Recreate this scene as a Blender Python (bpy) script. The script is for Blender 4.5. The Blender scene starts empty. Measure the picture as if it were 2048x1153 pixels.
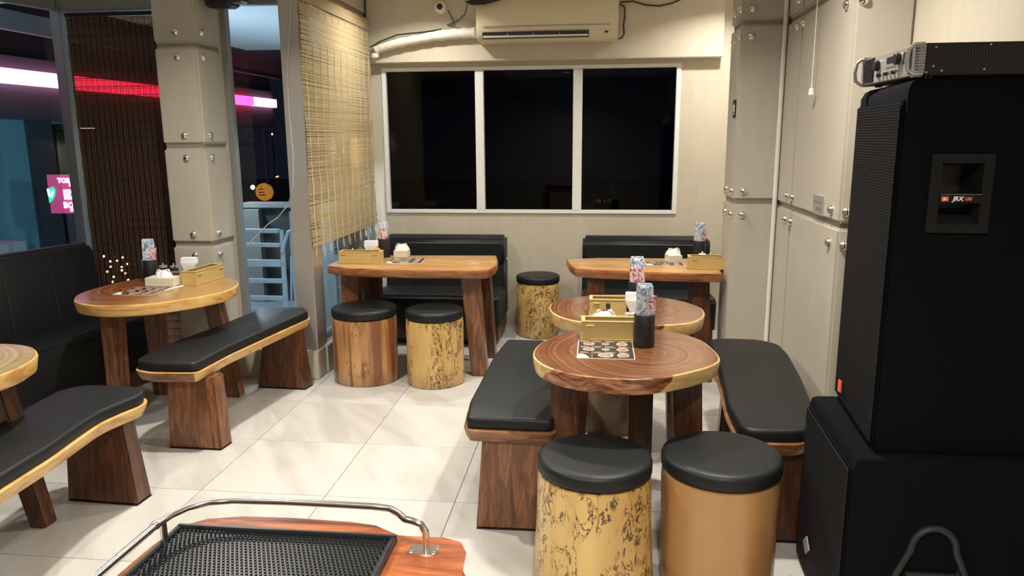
import bpy, bmesh, math, random
from mathutils import Vector, Matrix
random.seed(7)
S = bpy.context.scene
COL = S.collection
PI = math.pi

# ------------------------------------------------------------------ camera, world, light, exposure
cam_d = bpy.data.cameras.new('camera'); cam = bpy.data.objects.new('camera', cam_d); COL.objects.link(cam)
cam_d.sensor_width = 36; cam_d.lens = 1500 / 2048 * 36; cam_d.clip_start = 0.05; cam_d.clip_end = 300
RX = Vector((0.99364665, 0.11234177, -0.00675665)); RD = Vector((0.01547728, -0.19586574, -0.98050858)); RF = Vector((-0.11147547, 0.97417449, -0.19636008))
m = Matrix.Identity(4)
for i in range(3):
    m[i][0] = RX[i]; m[i][1] = -RD[i]; m[i][2] = -RF[i]
m.translation = Vector((0, 0, 1.6))
cam.matrix_world = m
S.camera = cam
S.view_settings.view_transform = 'Standard'; S.view_settings.look = 'None'; S.view_settings.gamma = 1
S.view_settings.use_curve_mapping = False
S.view_settings.exposure = 0.15
W = bpy.data.worlds.new('night'); S.world = W; W.use_nodes = True
W.node_tree.nodes['Background'].inputs[0].default_value = (0.008, 0.010, 0.018, 1)
W.node_tree.nodes['Background'].inputs[1].default_value = 0.6

LAMPS = [(-1.35, 5.58, 16), (0.97, 5.6, 22), (-1.75, 3.2, 38), (0.45, 3.05, 34), (-0.35, 4.35, 16), (-1.75, 0.5, 40), (0.15, 0.3, 46), (-0.6, -1.8, 50)]  # the mid-room entry is added to brighten the back tables
def lamp_light(x, y, z, power, size=0.12, color=(1, 0.945, 0.86)):
    d = bpy.data.lights.new('downlight_and_fill', 'AREA'); d.shape = 'DISK'; d.size = size; d.energy = power; d.color = color; d.spread = math.radians(138)
    o = bpy.data.objects.new('downlight_and_fill', d); COL.objects.link(o); o.location = (x, y, z)
    return o
for x, y, p in LAMPS: lamp_light(x, y, 2.765, p)
# outdoor lights: added balcony and street fills, plus the neighbour's soffit lamp
def point(name, loc, power, color, r=0.08):
    d = bpy.data.lights.new(name, 'POINT'); d.energy = power; d.color = color; d.shadow_soft_size = r
    o = bpy.data.objects.new(name, d); COL.objects.link(o); o.location = loc
point('balcony_fill', (-3.6, 6.9, 1.5), 60, (0.74, 0.90, 1.0))  # both balcony points are added to brighten its ceiling and the ladder
point('balcony_fill', (-2.9, 8.6, 1.2), 45, (0.74, 0.90, 1.0))
lamp_light(-1.995, 5.66, 1.675, 14, .07, (0.80, 0.92, 1.0))  # made-up light that brightens the wrapped sheets outside the side glass
point('street_fill_and_soffit', (-5.6, 5.6, 1.2), 70, (0.5, 0.85, 1.0))  # added out of view to brighten the blue column
point('street_fill_and_soffit', (-9.4, 11.8, 1.8), 12, (0.5, 0.85, 1.0))

# ------------------------------------------------------------------ helpers
class MB:
    def __init__(s): s.v = []; s.f = []; s.m = []
    def face(s, idx, mi=0): s.f.append(tuple(idx)); s.m.append(mi)
    def box(s, x0, x1, y0, y1, z0, z1, mi=0):
        return s.hexa([(x0, y0), (x1, y0), (x1, y1), (x0, y1)], z0, [(x0, y0), (x1, y0), (x1, y1), (x0, y1)], z1, mi)
    def hexa(s, b, z0, t, z1, mi=0):
        n = len(s.v); s.v += [(p[0], p[1], z0) for p in b] + [(p[0], p[1], z1) for p in t]
        for f in ((3, 2, 1, 0), (4, 5, 6, 7), (0, 1, 5, 4), (1, 2, 6, 5), (2, 3, 7, 6), (3, 0, 4, 7)): s.face([n + i for i in f], mi)
        return s
    def obox(s, c, size, rot=None, mi=0):
        n = len(s.v); rot = rot or Matrix.Identity(3); c = Vector(c)
        for z in (-.5, .5):
            for x, y in ((-.5, -.5), (.5, -.5), (.5, .5), (-.5, .5)):
                s.v.append(tuple(c + rot @ Vector((x * size[0], y * size[1], z * size[2]))))
        for f in ((3, 2, 1, 0), (4, 5, 6, 7), (0, 1, 5, 4), (1, 2, 6, 5), (2, 3, 7, 6), (3, 0, 4, 7)): s.face([n + i for i in f], mi)
        return s
    def tube(s, pts, r, seg=8, mi=0):
        pts = [Vector(p) for p in pts]; n0 = len(s.v); up = None
        rr = r if isinstance(r, (list, tuple)) else [r] * len(pts)
        for i, p in enumerate(pts):
            t = (pts[min(i + 1, len(pts) - 1)] - pts[max(i - 1, 0)]).normalized()
            if up is None: up = t.orthogonal().normalized()
            up = (up - t * up.dot(t)).normalized(); b = t.cross(up)
            for k in range(seg):
                a = 2 * PI * k / seg; s.v.append(tuple(p + (up * math.cos(a) + b * math.sin(a)) * rr[i]))
        for i in range(len(pts) - 1):
            for k in range(seg):
                a = n0 + i * seg + k; b_ = n0 + i * seg + (k + 1) % seg
                s.face((a, b_, b_ + seg, a + seg), mi)
        s.face([n0 + k for k in range(seg)][::-1], mi); s.face([n0 + (len(pts) - 1) * seg + k for k in range(seg)], mi)
        return s
    def slab(s, outline, profile, mi_side=0, mi_top=0, mi_bot=None):
        """outline (counter-clockwise) swept through (inset, z) rings, capped both ends."""
        n0 = len(s.v); N = len(outline)
        nor = []
        for i in range(N):
            a = Vector(outline[i - 1][:2]); b = Vector(outline[(i + 1) % N][:2]); d = b - a
            nor.append(Vector((d.y, -d.x)).normalized())
        for ins, z in profile:
            for (x, y), q in zip([o[:2] for o in outline], nor): s.v.append((x - q.x * ins, y - q.y * ins, z))
        for i in range(len(profile) - 1):
            for k in range(N):
                a = n0 + i * N + k; b = n0 + i * N + (k + 1) % N
                s.face((a, b, b + N, a + N), mi_side)
        s.face([n0 + k for k in range(N)][::-1], mi_side if mi_bot is None else mi_bot)
        s.face([n0 + (len(profile) - 1) * N + k for k in range(N)], mi_top)
        return s
    def lathe(s, prof, seg=20, c=(0, 0, 0), ax='z', mi=0):
        n0 = len(s.v)
        for r, z in prof:
            for k in range(seg):
                a = 2 * PI * k / seg; p = (r * math.cos(a), r * math.sin(a), z)
                if ax == 'x': p = (p[2], p[0], p[1])
                if ax == '-x': p = (-p[2], p[1], p[0])
                if ax == '-y': p = (p[0], -p[2], p[1])
                s.v.append((c[0] + p[0], c[1] + p[1], c[2] + p[2]))
        for i in range(len(prof) - 1):
            for k in range(seg):
                a = n0 + i * seg + k; b = n0 + i * seg + (k + 1) % seg; s.face((a, b, b + seg, a + seg), mi)
        s.face([n0 + k for k in range(seg)][::-1], mi); s.face([n0 + (len(prof) - 1) * seg + k for k in range(seg)], mi)
        return s
    def mesh(s, name, mats, bevel=0, seg=2, angle=35):
        me = bpy.data.meshes.new(name); me.from_pydata(s.v, [], s.f)
        for q in mats: me.materials.append(q)
        me.polygons.foreach_set('material_index', s.m)
        if bevel:
            bm = bmesh.new(); bm.from_mesh(me)
            es = [e for e in bm.edges if len(e.link_faces) == 2 and e.calc_face_angle(0) > 0.5]
            bmesh.ops.bevel(bm, geom=es, offset=bevel, segments=seg, affect='EDGES', clamp_overlap=True)
            bm.to_mesh(me); bm.free()
        me.polygons.foreach_set('use_smooth', [len(p.vertices) < 12 for p in me.polygons])
        try: me.set_sharp_from_angle(angle=math.radians(angle))
        except Exception: pass
        me.update(); return me
    def build(s, name, mats, parent=None, bevel=0, seg=2, angle=35, loc=None, rotz=None):
        mats = mats if isinstance(mats, (list, tuple)) else [mats]
        return put(name, s.mesh(name, mats, bevel, seg, angle), parent, loc, rotz)
def put(name, data, parent=None, loc=None, rotz=None):
    o = bpy.data.objects.new(name, data); COL.objects.link(o)
    if parent: o.parent = parent
    if loc: o.location = loc
    if rotz: o.rotation_euler = (0, 0, rotz)
    return o
def tag(o, label=None, cat=None, group=None, kind=None):
    if label: o['label'] = label
    if cat: o['category'] = cat
    if group: o['group'] = group
    if kind: o['kind'] = kind
    return o
def thing(name, label, cat, loc=(0, 0, 0), rotz=0, group=None):
    return tag(put(name, None, None, loc, rotz), label, cat, group)
def struct(o, label=None, cat='wall'):
    o['kind'] = 'structure'
    o['label'] = label or o.name.replace('_', ' '); o['category'] = cat
    return o
def copy_tree(o, parent=None):
    c = o.copy(); COL.objects.link(c); c.parent = parent
    for ch in list(o.children): copy_tree(ch, c)
    return c
def cyc(pts, n=48):
    """closed Catmull-Rom through pts, resampled, made counter-clockwise"""
    N = len(pts); out = []
    per = max(2, n // N)
    for i in range(N):
        p0, p1, p2, p3 = [Vector(pts[(i + k) % N]) for k in (-1, 0, 1, 2)]
        for j in range(per):
            t = j / per
            q = 0.5 * ((2 * p1) + (p2 - p0) * t + (2 * p0 - 5 * p1 + 4 * p2 - p3) * t * t + (3 * p1 - p0 - 3 * p2 + p3) * t ** 3)
            out.append((q.x, q.y))
    A = sum(out[i - 1][0] * out[i][1] - out[i][0] * out[i - 1][1] for i in range(len(out)))
    return out if A > 0 else out[::-1]
def roundpoly(pts, r=0.03, n=4):
    """polygon with rounded corners, counter-clockwise"""
    A = sum(pts[i - 1][0] * pts[i][1] - pts[i][0] * pts[i - 1][1] for i in range(len(pts)))
    if A < 0: pts = pts[::-1]
    out = []; N = len(pts)
    for i in range(N):
        p = Vector(pts[i]); a = Vector(pts[i - 1]) - p; b = Vector(pts[(i + 1) % N]) - p
        ra = min(r, a.length * .45); rb = min(r, b.length * .45); A0 = p + a.normalized() * ra; B0 = p + b.normalized() * rb
        for k in range(n + 1):
            t = k / n; q = A0 * (1 - t) ** 2 + p * 2 * t * (1 - t) + B0 * t * t; out.append((q.x, q.y))
    return out
def loc_pts(pts, c): return [(p[0] - c[0], p[1] - c[1]) for p in pts]
def text_mesh(body, size, extrude=0.001, shear=0, bold=0.0):
    cu = bpy.data.curves.new('lettering', 'FONT'); cu.body = body; cu.size = size; cu.extrude = extrude; cu.shear = shear; cu.offset = bold
    cu.align_x = 'CENTER'; cu.align_y = 'CENTER'; cu.resolution_u = 2
    t = bpy.data.objects.new('tmp', cu); COL.objects.link(t)
    dg = bpy.context.evaluated_depsgraph_get(); me = bpy.data.meshes.new_from_object(t.evaluated_get(dg))
    bpy.data.objects.remove(t); return me
def lettering(name, body, size, mat, parent, loc, rot, extrude=0.001, shear=0, bold=0.0, label=None):
    me = text_mesh(body, size, extrude, shear, bold); me.materials.clear(); me.materials.append(mat)
    o = put(name, me, parent, loc); o.rotation_euler = rot
    if label: o['label'] = label
    return o

# ------------------------------------------------------------------ materials
class NT:
    def __init__(s, name):
        s.mat = bpy.data.materials.new(name); s.mat.use_nodes = True; s.t = s.mat.node_tree; s.b = s.t.nodes['Principled BSDF']
        s.out = s.t.nodes['Material Output']
    def n(s, typ, **kw):
        q = s.t.nodes.new(typ); ins = kw.pop('i', {})
        for k, v in kw.items(): setattr(q, k, v)
        for k, v in ins.items():
            if hasattr(v, 'is_linked') or isinstance(v, bpy.types.NodeSocket): s.t.links.new(v, q.inputs[k])
            else: q.inputs[k].default_value = v
        return q
    def link(s, a, b): s.t.links.new(a, b)
    def coord(s, scale=(1, 1, 1), rot=(0, 0, 0), loc=(0, 0, 0), world=False, rnd=False):
        if world: src = s.n('ShaderNodeNewGeometry').outputs['Position']
        else: src = s.n('ShaderNodeTexCoord').outputs['Object']
        if rnd:
            r = s.n('ShaderNodeObjectInfo').outputs['Random']
            a = s.n('ShaderNodeMath', operation='MULTIPLY', i={0: r, 1: 37.0})
            src = s.n('ShaderNodeVectorMath', operation='ADD', i={0: src, 1: a.outputs[0]}).outputs[0]
        return s.n('ShaderNodeMapping', i={'Vector': src, 'Scale': scale, 'Rotation': rot, 'Location': loc}).outputs[0]
    def noise(s, vec, scale, detail=4, rough=.55, dist=0):
        return s.n('ShaderNodeTexNoise', i={'Vector': vec, 'Scale': scale, 'Detail': detail, 'Roughness': rough, 'Distortion': dist}).outputs[0]
    def ramp(s, fac, stops):
        r = s.n('ShaderNodeValToRGB', i={'Fac': fac}); e = r.color_ramp.elements
        while len(e) < len(stops): e.new(0.5)
        for k, (p, c) in enumerate(stops): e[k].position = p; e[k].color = (*c, 1) if len(c) == 3 else c
        return r.outputs[0]
    def mix(s, fac, a, b, mode='MIX'):
        q = s.n('ShaderNodeMix', data_type='RGBA', blend_type=mode)
        for k, v in ((0, fac), (6, a), (7, b)):
            if isinstance(v, bpy.types.NodeSocket): s.link(v, q.inputs[k])
            else: q.inputs[k].default_value = (*v, 1) if isinstance(v, tuple) and len(v) == 3 else v
        return q.outputs[2]
    def math(s, op, a, b=0.0, c=0.0):
        return s.n('ShaderNodeMath', operation=op, i={0: a, 1: b, 2: c}).outputs[0]
    def bump(s, h, strength=.2, dist=.01):
        q = s.n('ShaderNodeBump', i={'Height': h, 'Strength': strength, 'Distance': dist}); s.link(q.outputs[0], s.b.inputs['Normal'])
    def set(s, color=None, rough=None, metal=None, spec=None, coat=None, coatr=None):
        for k, v in (('Base Color', color), ('Roughness', rough), ('Metallic', metal), ('Specular IOR Level', spec), ('Coat Weight', coat), ('Coat Roughness', coatr)):
            if v is None: continue
            if isinstance(v, bpy.types.NodeSocket): s.link(v, s.b.inputs[k])
            else: s.b.inputs[k].default_value = (*v, 1) if isinstance(v, tuple) and len(v) == 3 else v
        return s.mat
def plain(name, c, rough=.5, metal=0, spec=.5, noise=0.06, nscale=20):
    t = NT(name); n = t.noise(t.coord(), nscale, 3)
    col = t.mix(n, tuple(x * (1 - noise) for x in c), tuple(min(1, x * (1 + noise)) for x in c))
    return t.set(col, rough, metal, spec)
def emit(name, c, k):
    t = NT(name); t.b.inputs['Base Color'].default_value = (*c, 1); t.b.inputs['Emission Color'].default_value = (*c, 1); t.b.inputs['Emission Strength'].default_value = k
    return t.mat
def concrete(name, c1, c2, rough=.55):
    t = NT(name); v = t.coord(world=True); a = t.noise(v, 1.3, 5, .6, .6); b = t.noise(t.coord((6, 6, .8), world=True), 3, 5, .6)
    f = t.math('ADD', t.math('MULTIPLY', a, .65), t.math('MULTIPLY', b, .35))
    col = t.ramp(f, [(.3, c1), (.7, c2)])
    t.bump(t.noise(v, 30, 4), .05, .004); return t.set(col, rough, spec=.4)
M = {}
M['plaster'] = concrete('plaster', (.50, .445, .345), (.60, .545, .435), .5)
M['pillar'] = concrete('pillar_concrete', (.44, .40, .33), (.53, .485, .405), .5)
M['ceil'] = plain('ceiling_paint', (.72, .70, .66), .8)
M['darkwall'] = plain('far_wall_paint', (.30, .27, .23), .7)
M['joint'] = plain('joint_filler', (.26, .23, .19), .8)
M['grout'] = plain('floor_grout', (.30, .28, .25), .8)
def tile_mat():
    t = NT('floor_tile'); v = t.coord((1, 1, 1), (0, 0, -.6), world=True)
    r = t.n('ShaderNodeObjectInfo').outputs['Random']; off = t.math('MULTIPLY', r, 9.0)
    v2 = t.n('ShaderNodeVectorMath', operation='ADD', i={0: t.n('ShaderNodeMapping', i={'Vector': v, 'Scale': (4.5, 1.0, 1)}).outputs[0], 1: off}).outputs[0]
    a = t.noise(v2, 1.1, 5, .55, .7)
    col = t.ramp(a, [(.33, (.42, .395, .35)), (.5, (.505, .485, .445)), (.7, (.545, .53, .495))])
    return t.set(col, .34, spec=.45)
M['tile'] = tile_mat()
M['white_metal'] = plain('white_aluminium', (.78, .79, .76), .35)
M['grey_metal'] = plain('grey_aluminium', (.36, .36, .36), .35, .6)
M['steel'] = plain('brushed_steel', (.56, .53, .49), .42, .7, nscale=4)
M['chrome'] = plain('chrome', (.78, .76, .72), .16, 1)
def leather():
    t = NT('black_leather'); v = t.coord(); n = t.noise(v, 260, 2); t.bump(n, .12, .002)
    return t.set(t.mix(t.noise(v, 3, 3), (.0065, .0080, .0090), (.011, .0125, .0135)), .47, spec=.33)
M['leather'] = leather()
M['stitch'] = plain('stitching', (.05, .05, .055), .6)
M['black'] = plain('black_plastic', (.012, .012, .014), .45)
M['matte_black'] = plain('speaker_carpet', (.0040, .0042, .0062), .95, spec=.08, noise=.3, nscale=200)
M['rubber'] = plain('black_rubber', (.014, .015, .017), .35)
M['grille'] = plain('black_grille', (.010, .0098, .0105), .6, spec=.3)
M['amp'] = plain('amp_case', (.016, .0155, .015), .5, spec=.3)
M['plate'] = plain('handle_plate_plastic', (.008, .0078, .0078), .6, spec=.2)
M['silver'] = plain('silver_plastic', (.55, .53, .49), .35, .5)
M['ac'] = plain('aged_white_plastic', (.72, .65, .46), .4, noise=.03, nscale=3)
M['white'] = plain('white_plastic', (.78, .76, .72), .4)
M['tape'] = plain('white_tape', (.72, .69, .60), .6)
M['paper'] = plain('tissue_paper', (.85, .84, .82), .8)
M['cream'] = plain('cream_wood', (.72, .66, .50), .5)
M['boxy'] = plain('mustard_wood', (.56, .40, .15), .45, noise=.10, nscale=8)
M['cable'] = plain('black_cable', (.02, .018, .016), .5)
M['wcable'] = plain('grey_cable', (.55, .54, .52), .5)
M['orange'] = plain('orange_badge', (.85, .16, .05), .5)
M['spice'] = plain('orange_spice', (.75, .36, .05), .5)
M['amber'] = plain('amber_sauce', (.20, .07, .02), .2)
M['red'] = plain('red_print', (.55, .03, .06), .5)
M['label_w'] = plain('white_print', (.85, .83, .8), .5)
def wood(name, c1, c2, c3, scale=(9, 9, 1.2), rough=.35, k=3.0, coat=.25):
    """straight grained board, grain along local z (or the axis with the small scale)"""
    t = NT(name); v = t.coord(scale, rnd=True); a = t.noise(v, k, 6, .6, 1.6); b = t.noise(v, k * 6, 3, .7)
    f = t.math('ADD', t.math('MULTIPLY', a, .8), t.math('MULTIPLY', b, .2))
    col = t.ramp(f, [(.34, c1), (.5, c2), (.66, c3)])
    t.bump(b, .04, .003); return t.set(col, rough, coat=coat, coatr=.25)
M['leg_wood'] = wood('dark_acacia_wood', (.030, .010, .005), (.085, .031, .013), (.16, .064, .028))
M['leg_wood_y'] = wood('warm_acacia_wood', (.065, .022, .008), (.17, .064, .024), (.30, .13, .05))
M['slab_x'] = wood('honey_table_wood', (.27, .125, .04), (.47, .26, .095), (.60, .37, .15), (1.0, 8, 8), .28, 2.2)
M['slab_side'] = wood('red_table_edge', (.11, .033, .010), (.27, .095, .030), (.42, .18, .06), (1.2, 6, 12), .3, 2.5)
M['live_y'] = wood('yellow_live_edge', (.38, .17, .04), (.62, .36, .11), (.72, .46, .17), (1.6, 1.6, 8), .35, 2.0)
M['bench_end'] = wood('brown_bench_slab', (.09, .035, .013), (.22, .09, .035), (.36, .17, .07), (2, 2, 12), .35, 2.5)
M['cart_wood'] = wood('varnished_red_wood', (.13, .028, .008), (.30, .075, .020), (.44, .14, .04), (1.2, 7, 7), .26, 2.5, .4)
def ring_top(name, c1, c2, c3, freq=16, cx=0, cy=0, tint=None):
    t = NT(name); v = t.coord((1, 1, 1), loc=(-cx, -cy, 0)); nz = t.noise(v, 1.8, 2, .5)
    sv = t.n('ShaderNodeSeparateXYZ', i={0: v})
    d = t.n('ShaderNodeVectorMath', operation='LENGTH', i={0: t.n('ShaderNodeCombineXYZ', i={0: sv.outputs[0], 1: sv.outputs[1]}).outputs[0]}).outputs['Value']
    w = t.math('ADD', d, t.math('MULTIPLY', nz, .11))
    s1 = t.noise(t.n('ShaderNodeCombineXYZ', i={0: t.math('MULTIPLY', w, float(freq))}).outputs[0], 2.6, 3, .6)
    fine = t.noise(t.coord((1, 9, 1)), 9, 4, .6)
    big = t.noise(v, 2.2, 3, .5)
    f = t.math('ADD', t.math('ADD', t.math('MULTIPLY', s1, .60), t.math('MULTIPLY', fine, .15)), t.math('MULTIPLY', big, .25))
    col = t.ramp(f, [(.38, c1), (.5, c2), (.61, c3)])
    if tint:
        mk = t.n('ShaderNodeMapRange', interpolation_type='SMOOTHSTEP', i={0: t.math('ADD', sv.outputs[0], t.math('MULTIPLY', nz, .25)), 1: tint[0], 2: tint[1]}).outputs[0]
        col = t.mix(mk, col, t.mix(f, tuple(q * .6 for q in tint[2]), tint[2]))
    return t.set(col, .25, coat=.45, coatr=.18)
M['ring_dark'] = ring_top('brown_ring_top', (.060, .020, .009), (.17, .064, .026), (.27, .115, .052), 20, .10, .0)
M['ring_gold'] = ring_top('honey_ring_top', (.075, .020, .007), (.25, .095, .032), (.44, .21, .075), 16, -.12, .05, (.12, .50, (.50, .28, .09)))
M['ring_green'] = ring_top('olive_ring_top', (.20, .13, .04), (.33, .26, .09), (.48, .36, .14), 18, -.1, -.1)
def sap(name, x0, x1):
    """yellow sapwood edge with a brown patch between local x0 and x1 on the near side"""
    t = NT(name); v = t.coord(); sv = t.n('ShaderNodeSeparateXYZ', i={0: v}); nz = t.noise(v, 5, 3)
    x = t.math('ADD', sv.outputs[0], t.math('MULTIPLY', t.math('SUBTRACT', nz, .5), .1))
    x = t.math('ADD', x, t.math('MULTIPLY', t.math('SUBTRACT', sv.outputs[2], .71), -1.0))
    a = t.math('MULTIPLY', t.math('GREATER_THAN', x, x0), t.math('LESS_THAN', x, x1)); a = t.math('MULTIPLY', a, t.math('LESS_THAN', sv.outputs[1], 0.0))
    g = t.noise(t.coord((1.6, 1.6, 5)), 5, 5, .6, 2.2)
    y = t.ramp(g, [(.35, (.50, .30, .10)), (.6, (.66, .45, .19))]); b = t.ramp(g, [(.38, (.085, .027, .010)), (.5, (.25, .085, .028)), (.62, (.45, .19, .07))])
    return t.set(t.mix(a, y, b), .3, coat=.35, coatr=.2)
def log_mat(name, y1, y2, brown, dark, amount, seedv, stripe=0.0):
    t = NT(name); v = t.coord((1, 1, .42), loc=(seedv, seedv * .7, 0)); w = t.coord((5, 5, .5), loc=(seedv, 0, seedv))
    base = t.ramp(t.noise(w, 1.5, 5, .6, .5), [(.3, y1), (.7, y2)])
    big = t.noise(v, 4.5, 2, .5)
    base = t.mix(t.n('ShaderNodeMapRange', i={0: big, 1: .5, 2: .7}).outputs[0], base, brown)
    if stripe:
        st = t.noise(t.coord((1, 1, .09), loc=(seedv, 2 * seedv, 0)), 8.5, 3, .5, .3)
        base = t.mix(t.n('ShaderNodeMapRange', i={0: st, 1: .49, 2: .55, 4: stripe}).outputs[0], base, (.16, .045, .015))
    ln = t.noise(v, 17, 5, .68, 1.3)
    l1 = t.math('LESS_THAN', t.math('ABSOLUTE', t.math('SUBTRACT', ln, .5)), .019)
    mk = t.noise(v, 5.5, 3, .6, .6); m1 = t.n('ShaderNodeMapRange', i={0: mk, 1: .53 - amount, 2: .58 - amount}).outputs[0]
    f = t.math('MULTIPLY', l1, m1)
    blot = t.n('ShaderNodeMapRange', i={0: t.noise(v, 11, 5, .7, .8), 1: .66 - amount * .3, 2: .70 - amount * .3}).outputs[0]
    f = t.math('MAXIMUM', f, t.math('MULTIPLY', blot, .75 if amount > 0 else .0))
    return t.set(t.mix(f, base, dark), .33, coat=.3, coatr=.22)
Y1, Y2, BR, DK = (.52, .32, .095), (.68, .46, .17), (.40, .20, .06), (.06, .028, .015)
M['log_spalt'] = log_mat('spalted_log', Y1, Y2, (.52, .29, .09), DK, .10, 1.3)
M['log_spalt2'] = log_mat('blotched_log', Y1, Y2, (.50, .28, .09), DK, .07, 5.1)
M['log_spalt3'] = log_mat('flecked_log', Y1, Y2, (.44, .24, .08), DK, .10, 9.4)
M['log_plain'] = log_mat('plain_log', (.36, .18, .065), (.46, .25, .095), (.33, .155, .055), DK, -.25, 2.2)
M['log_stripe'] = log_mat('striped_log', (.44, .22, .085), (.56, .32, .13), (.38, .17, .065), DK, -.04, 3.7, .85)
M['log_grey'] = log_mat('grey_log', (.22, .16, .10), (.32, .24, .15), (.20, .13, .08), DK, -.1, 7.7, .5)
def stick_mat():
    t = NT('bamboo_stick'); v = t.coord((.6, .6, 95), world=True); a = t.noise(v, 1.0, 3, .75)
    big = t.noise(t.coord((.3, .3, 4), world=True), 1.4, 3)
    col = t.ramp(t.math('ADD', t.math('MULTIPLY', a, .7), t.math('MULTIPLY', big, .3)), [(.30, (.32, .22, .10)), (.40, (.54, .42, .22)), (.6, (.68, .56, .34))])
    t.set(col, .6); tl = t.n('ShaderNodeBsdfTranslucent', i={0: (.6, .42, .18, 1)}); mx = t.n('ShaderNodeMixShader', i={0: .25, 1: t.b.outputs[0], 2: tl.outputs[0]})
    t.link(mx.outputs[0], t.out.inputs[0]); return t.mat
M['stick'] = stick_mat()
def see_through(name, c, rough, tr, tint):
    t = NT(name); t.set(c, rough); q = t.n('ShaderNodeBsdfTransparent', i={0: (*tint, 1)})
    mx = t.n('ShaderNodeMixShader', i={0: tr, 1: t.b.outputs[0], 2: q.outputs[0]}); t.link(mx.outputs[0], t.out.inputs[0]); return t.mat
M['dark_slat'] = see_through('dark_woven_slat', (.070, .034, .021), .5, .42, (1, .72, .60))
M['slat_line'] = plain('dark_slat_line', (.010, .006, .005), .6)
M['dark_cord'] = plain('tan_cord', (.22, .14, .09), .6)
M['cord'] = plain('cream_cord', (.74, .63, .42), .7)
def glass(name, tint=(1, 1, 1), k=1.0):
    t = NT(name); fr = t.n('ShaderNodeFresnel', i={0: 1.45}); g = t.n('ShaderNodeBsdfGlossy', i={0: (1, 1, 1, 1), 'Roughness': .01}); q = t.n('ShaderNodeBsdfTransparent', i={0: (*tint, 1)})
    bf = t.n('ShaderNodeNewGeometry').outputs['Backfacing']; mx = t.n('ShaderNodeMixShader', i={0: t.math('MULTIPLY', t.math('MULTIPLY', fr.outputs[0], k), t.math('SUBTRACT', 1.0, bf)), 1: q.outputs[0], 2: g.outputs[0]}); t.link(mx.outputs[0], t.out.inputs[0]); return t.mat
M['glass'] = glass('window_glass', (.92, .95, .97))
M['tint_glass'] = glass('tinted_window_glass', (.25, .30, .38), .5)
M['jar'] = glass('jar_glass', (.75, .78, .76), 1.5)
def wave_print(name, a, b, c, sc=40):
    t = NT(name); n = t.noise(t.coord((1, 1, .8), rnd=True), sc, 4, .6, 2.5)
    return t.set(t.ramp(n, [(.38, a), (.5, b), (.62, c)]), .45)
M['wave'] = wave_print('blue_wave_print', (.16, .21, .33), (.55, .63, .74), (.78, .81, .84), 20)
M['floral'] = wave_print('red_floral_print', (.30, .02, .05), (.66, .40, .44), (.84, .74, .74), 30)
M['menu_dark'] = plain('menu_print', (.035, .028, .022), .35, noise=.5, nscale=60)
M['menu_red'] = plain('menu_print_maroon', (.05, .012, .010), .35, noise=.5, nscale=60)
M['menu_edge'] = plain('menu_border', (.70, .58, .42), .4)
M['plate_print'] = plain('plate_print', (.50, .46, .40), .5)
M['dish'] = wave_print('dish_print', (.06, .03, .015), (.30, .13, .08), (.55, .42, .32), 90)
M['asphalt'] = plain('asphalt', (.02, .02, .022), .8)
M['balcony'] = plain('balcony_floor', (.20, .21, .22), .7)
M['soffit'] = plain('soffit_board', (.62, .72, .78), .6)
M['navy'] = plain('dark_cladding', (.030, .030, .036), .6)
M['parapet'] = plain('parapet_paint', (.030, .034, .040), .7)
M['cyanp'] = plain('cyan_column_paint', (.20, .55, .68), .6)
M['slate'] = plain('slate_column_paint', (.06, .10, .13), .6)
M['film'] = plain('blue_protective_film', (.40, .52, .62), .4)
M['pink'] = emit('pink_led', (1, .035, .16), 6.5)
M['fascia'] = plain('fascia_panel', (.11, .10, .11), .6)
M['pink_hot'] = emit('pink_led_bright', (1, .42, .70), 3.2)
M['lampw'] = emit('lamp_diffuser', (1, .93, .82), 8)
M['disc'] = emit('cool_lamp_diffuser', (.85, 1, .95), 4)
M['sign_pink'] = emit('sign_glow_pink', (.55, .07, .22), .55)
M['sign_text'] = emit('sign_letters', (1, .62, .85), 2.2)
M['sign_green'] = emit('sign_leaf_green', (.02, .75, .40), 1.0)
M['warm_dot'] = emit('warm_reflection_glow', (1, .86, .55), 26)  # glow of the dots that stand in for a reflection
M['city_w'] = emit('city_lamp_white', (.9, .95, 1), 6)
M['city_o'] = emit('city_lamp_orange', (1, .6, .2), 5)
M['sign_orange'] = emit('orange_sign_face', (.55, .22, .03), .55)

# ------------------------------------------------------------------ setting: floor, walls, ceiling
YB = 6.3; WX = 1.33; CZ = 2.8; XL = -1.91
LW0 = Vector((-3.685, 5.02)); LD = Vector((-math.sin(.24), -math.cos(.24)))      # left glass wall runs towards the camera
fl = struct(put('floor', None), 'pale beige veined floor tiles', 'floor')
MB().box(-7.0, 2.2, -3.2, 6.45, -.12, -.006, 0).build('screed', M['grout'], fl)
tile_cache = {}
def tile(x0, x1, y0, y1):
    w, h = round(x1 - x0, 3), round(y1 - y0, 3)
    if w < .02 or h < .02: return
    if (w, h) not in tile_cache:
        g = .0016; q = MB(); q.slab([(g, g), (w - g, g), (w - g, h - g), (g, h - g)], [(0, -.006), (0, -.0008), (.0012, 0)]); tile_cache[(w, h)] = q.mesh('tile', [M['tile']])
    put('tile', tile_cache[(w, h)], fl, (x0, y0, 0))
gx0, gy0 = -1.815, 3.057
for i in range(-5, 7):
    for j in range(-6, 7):
        x0 = gx0 + .6 * i; y0 = gy0 + .6 * j
        if y0 > YB: continue
        tile(x0, min(x0 + .6, WX + .05), y0, min(y0 + .6, YB))
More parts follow.
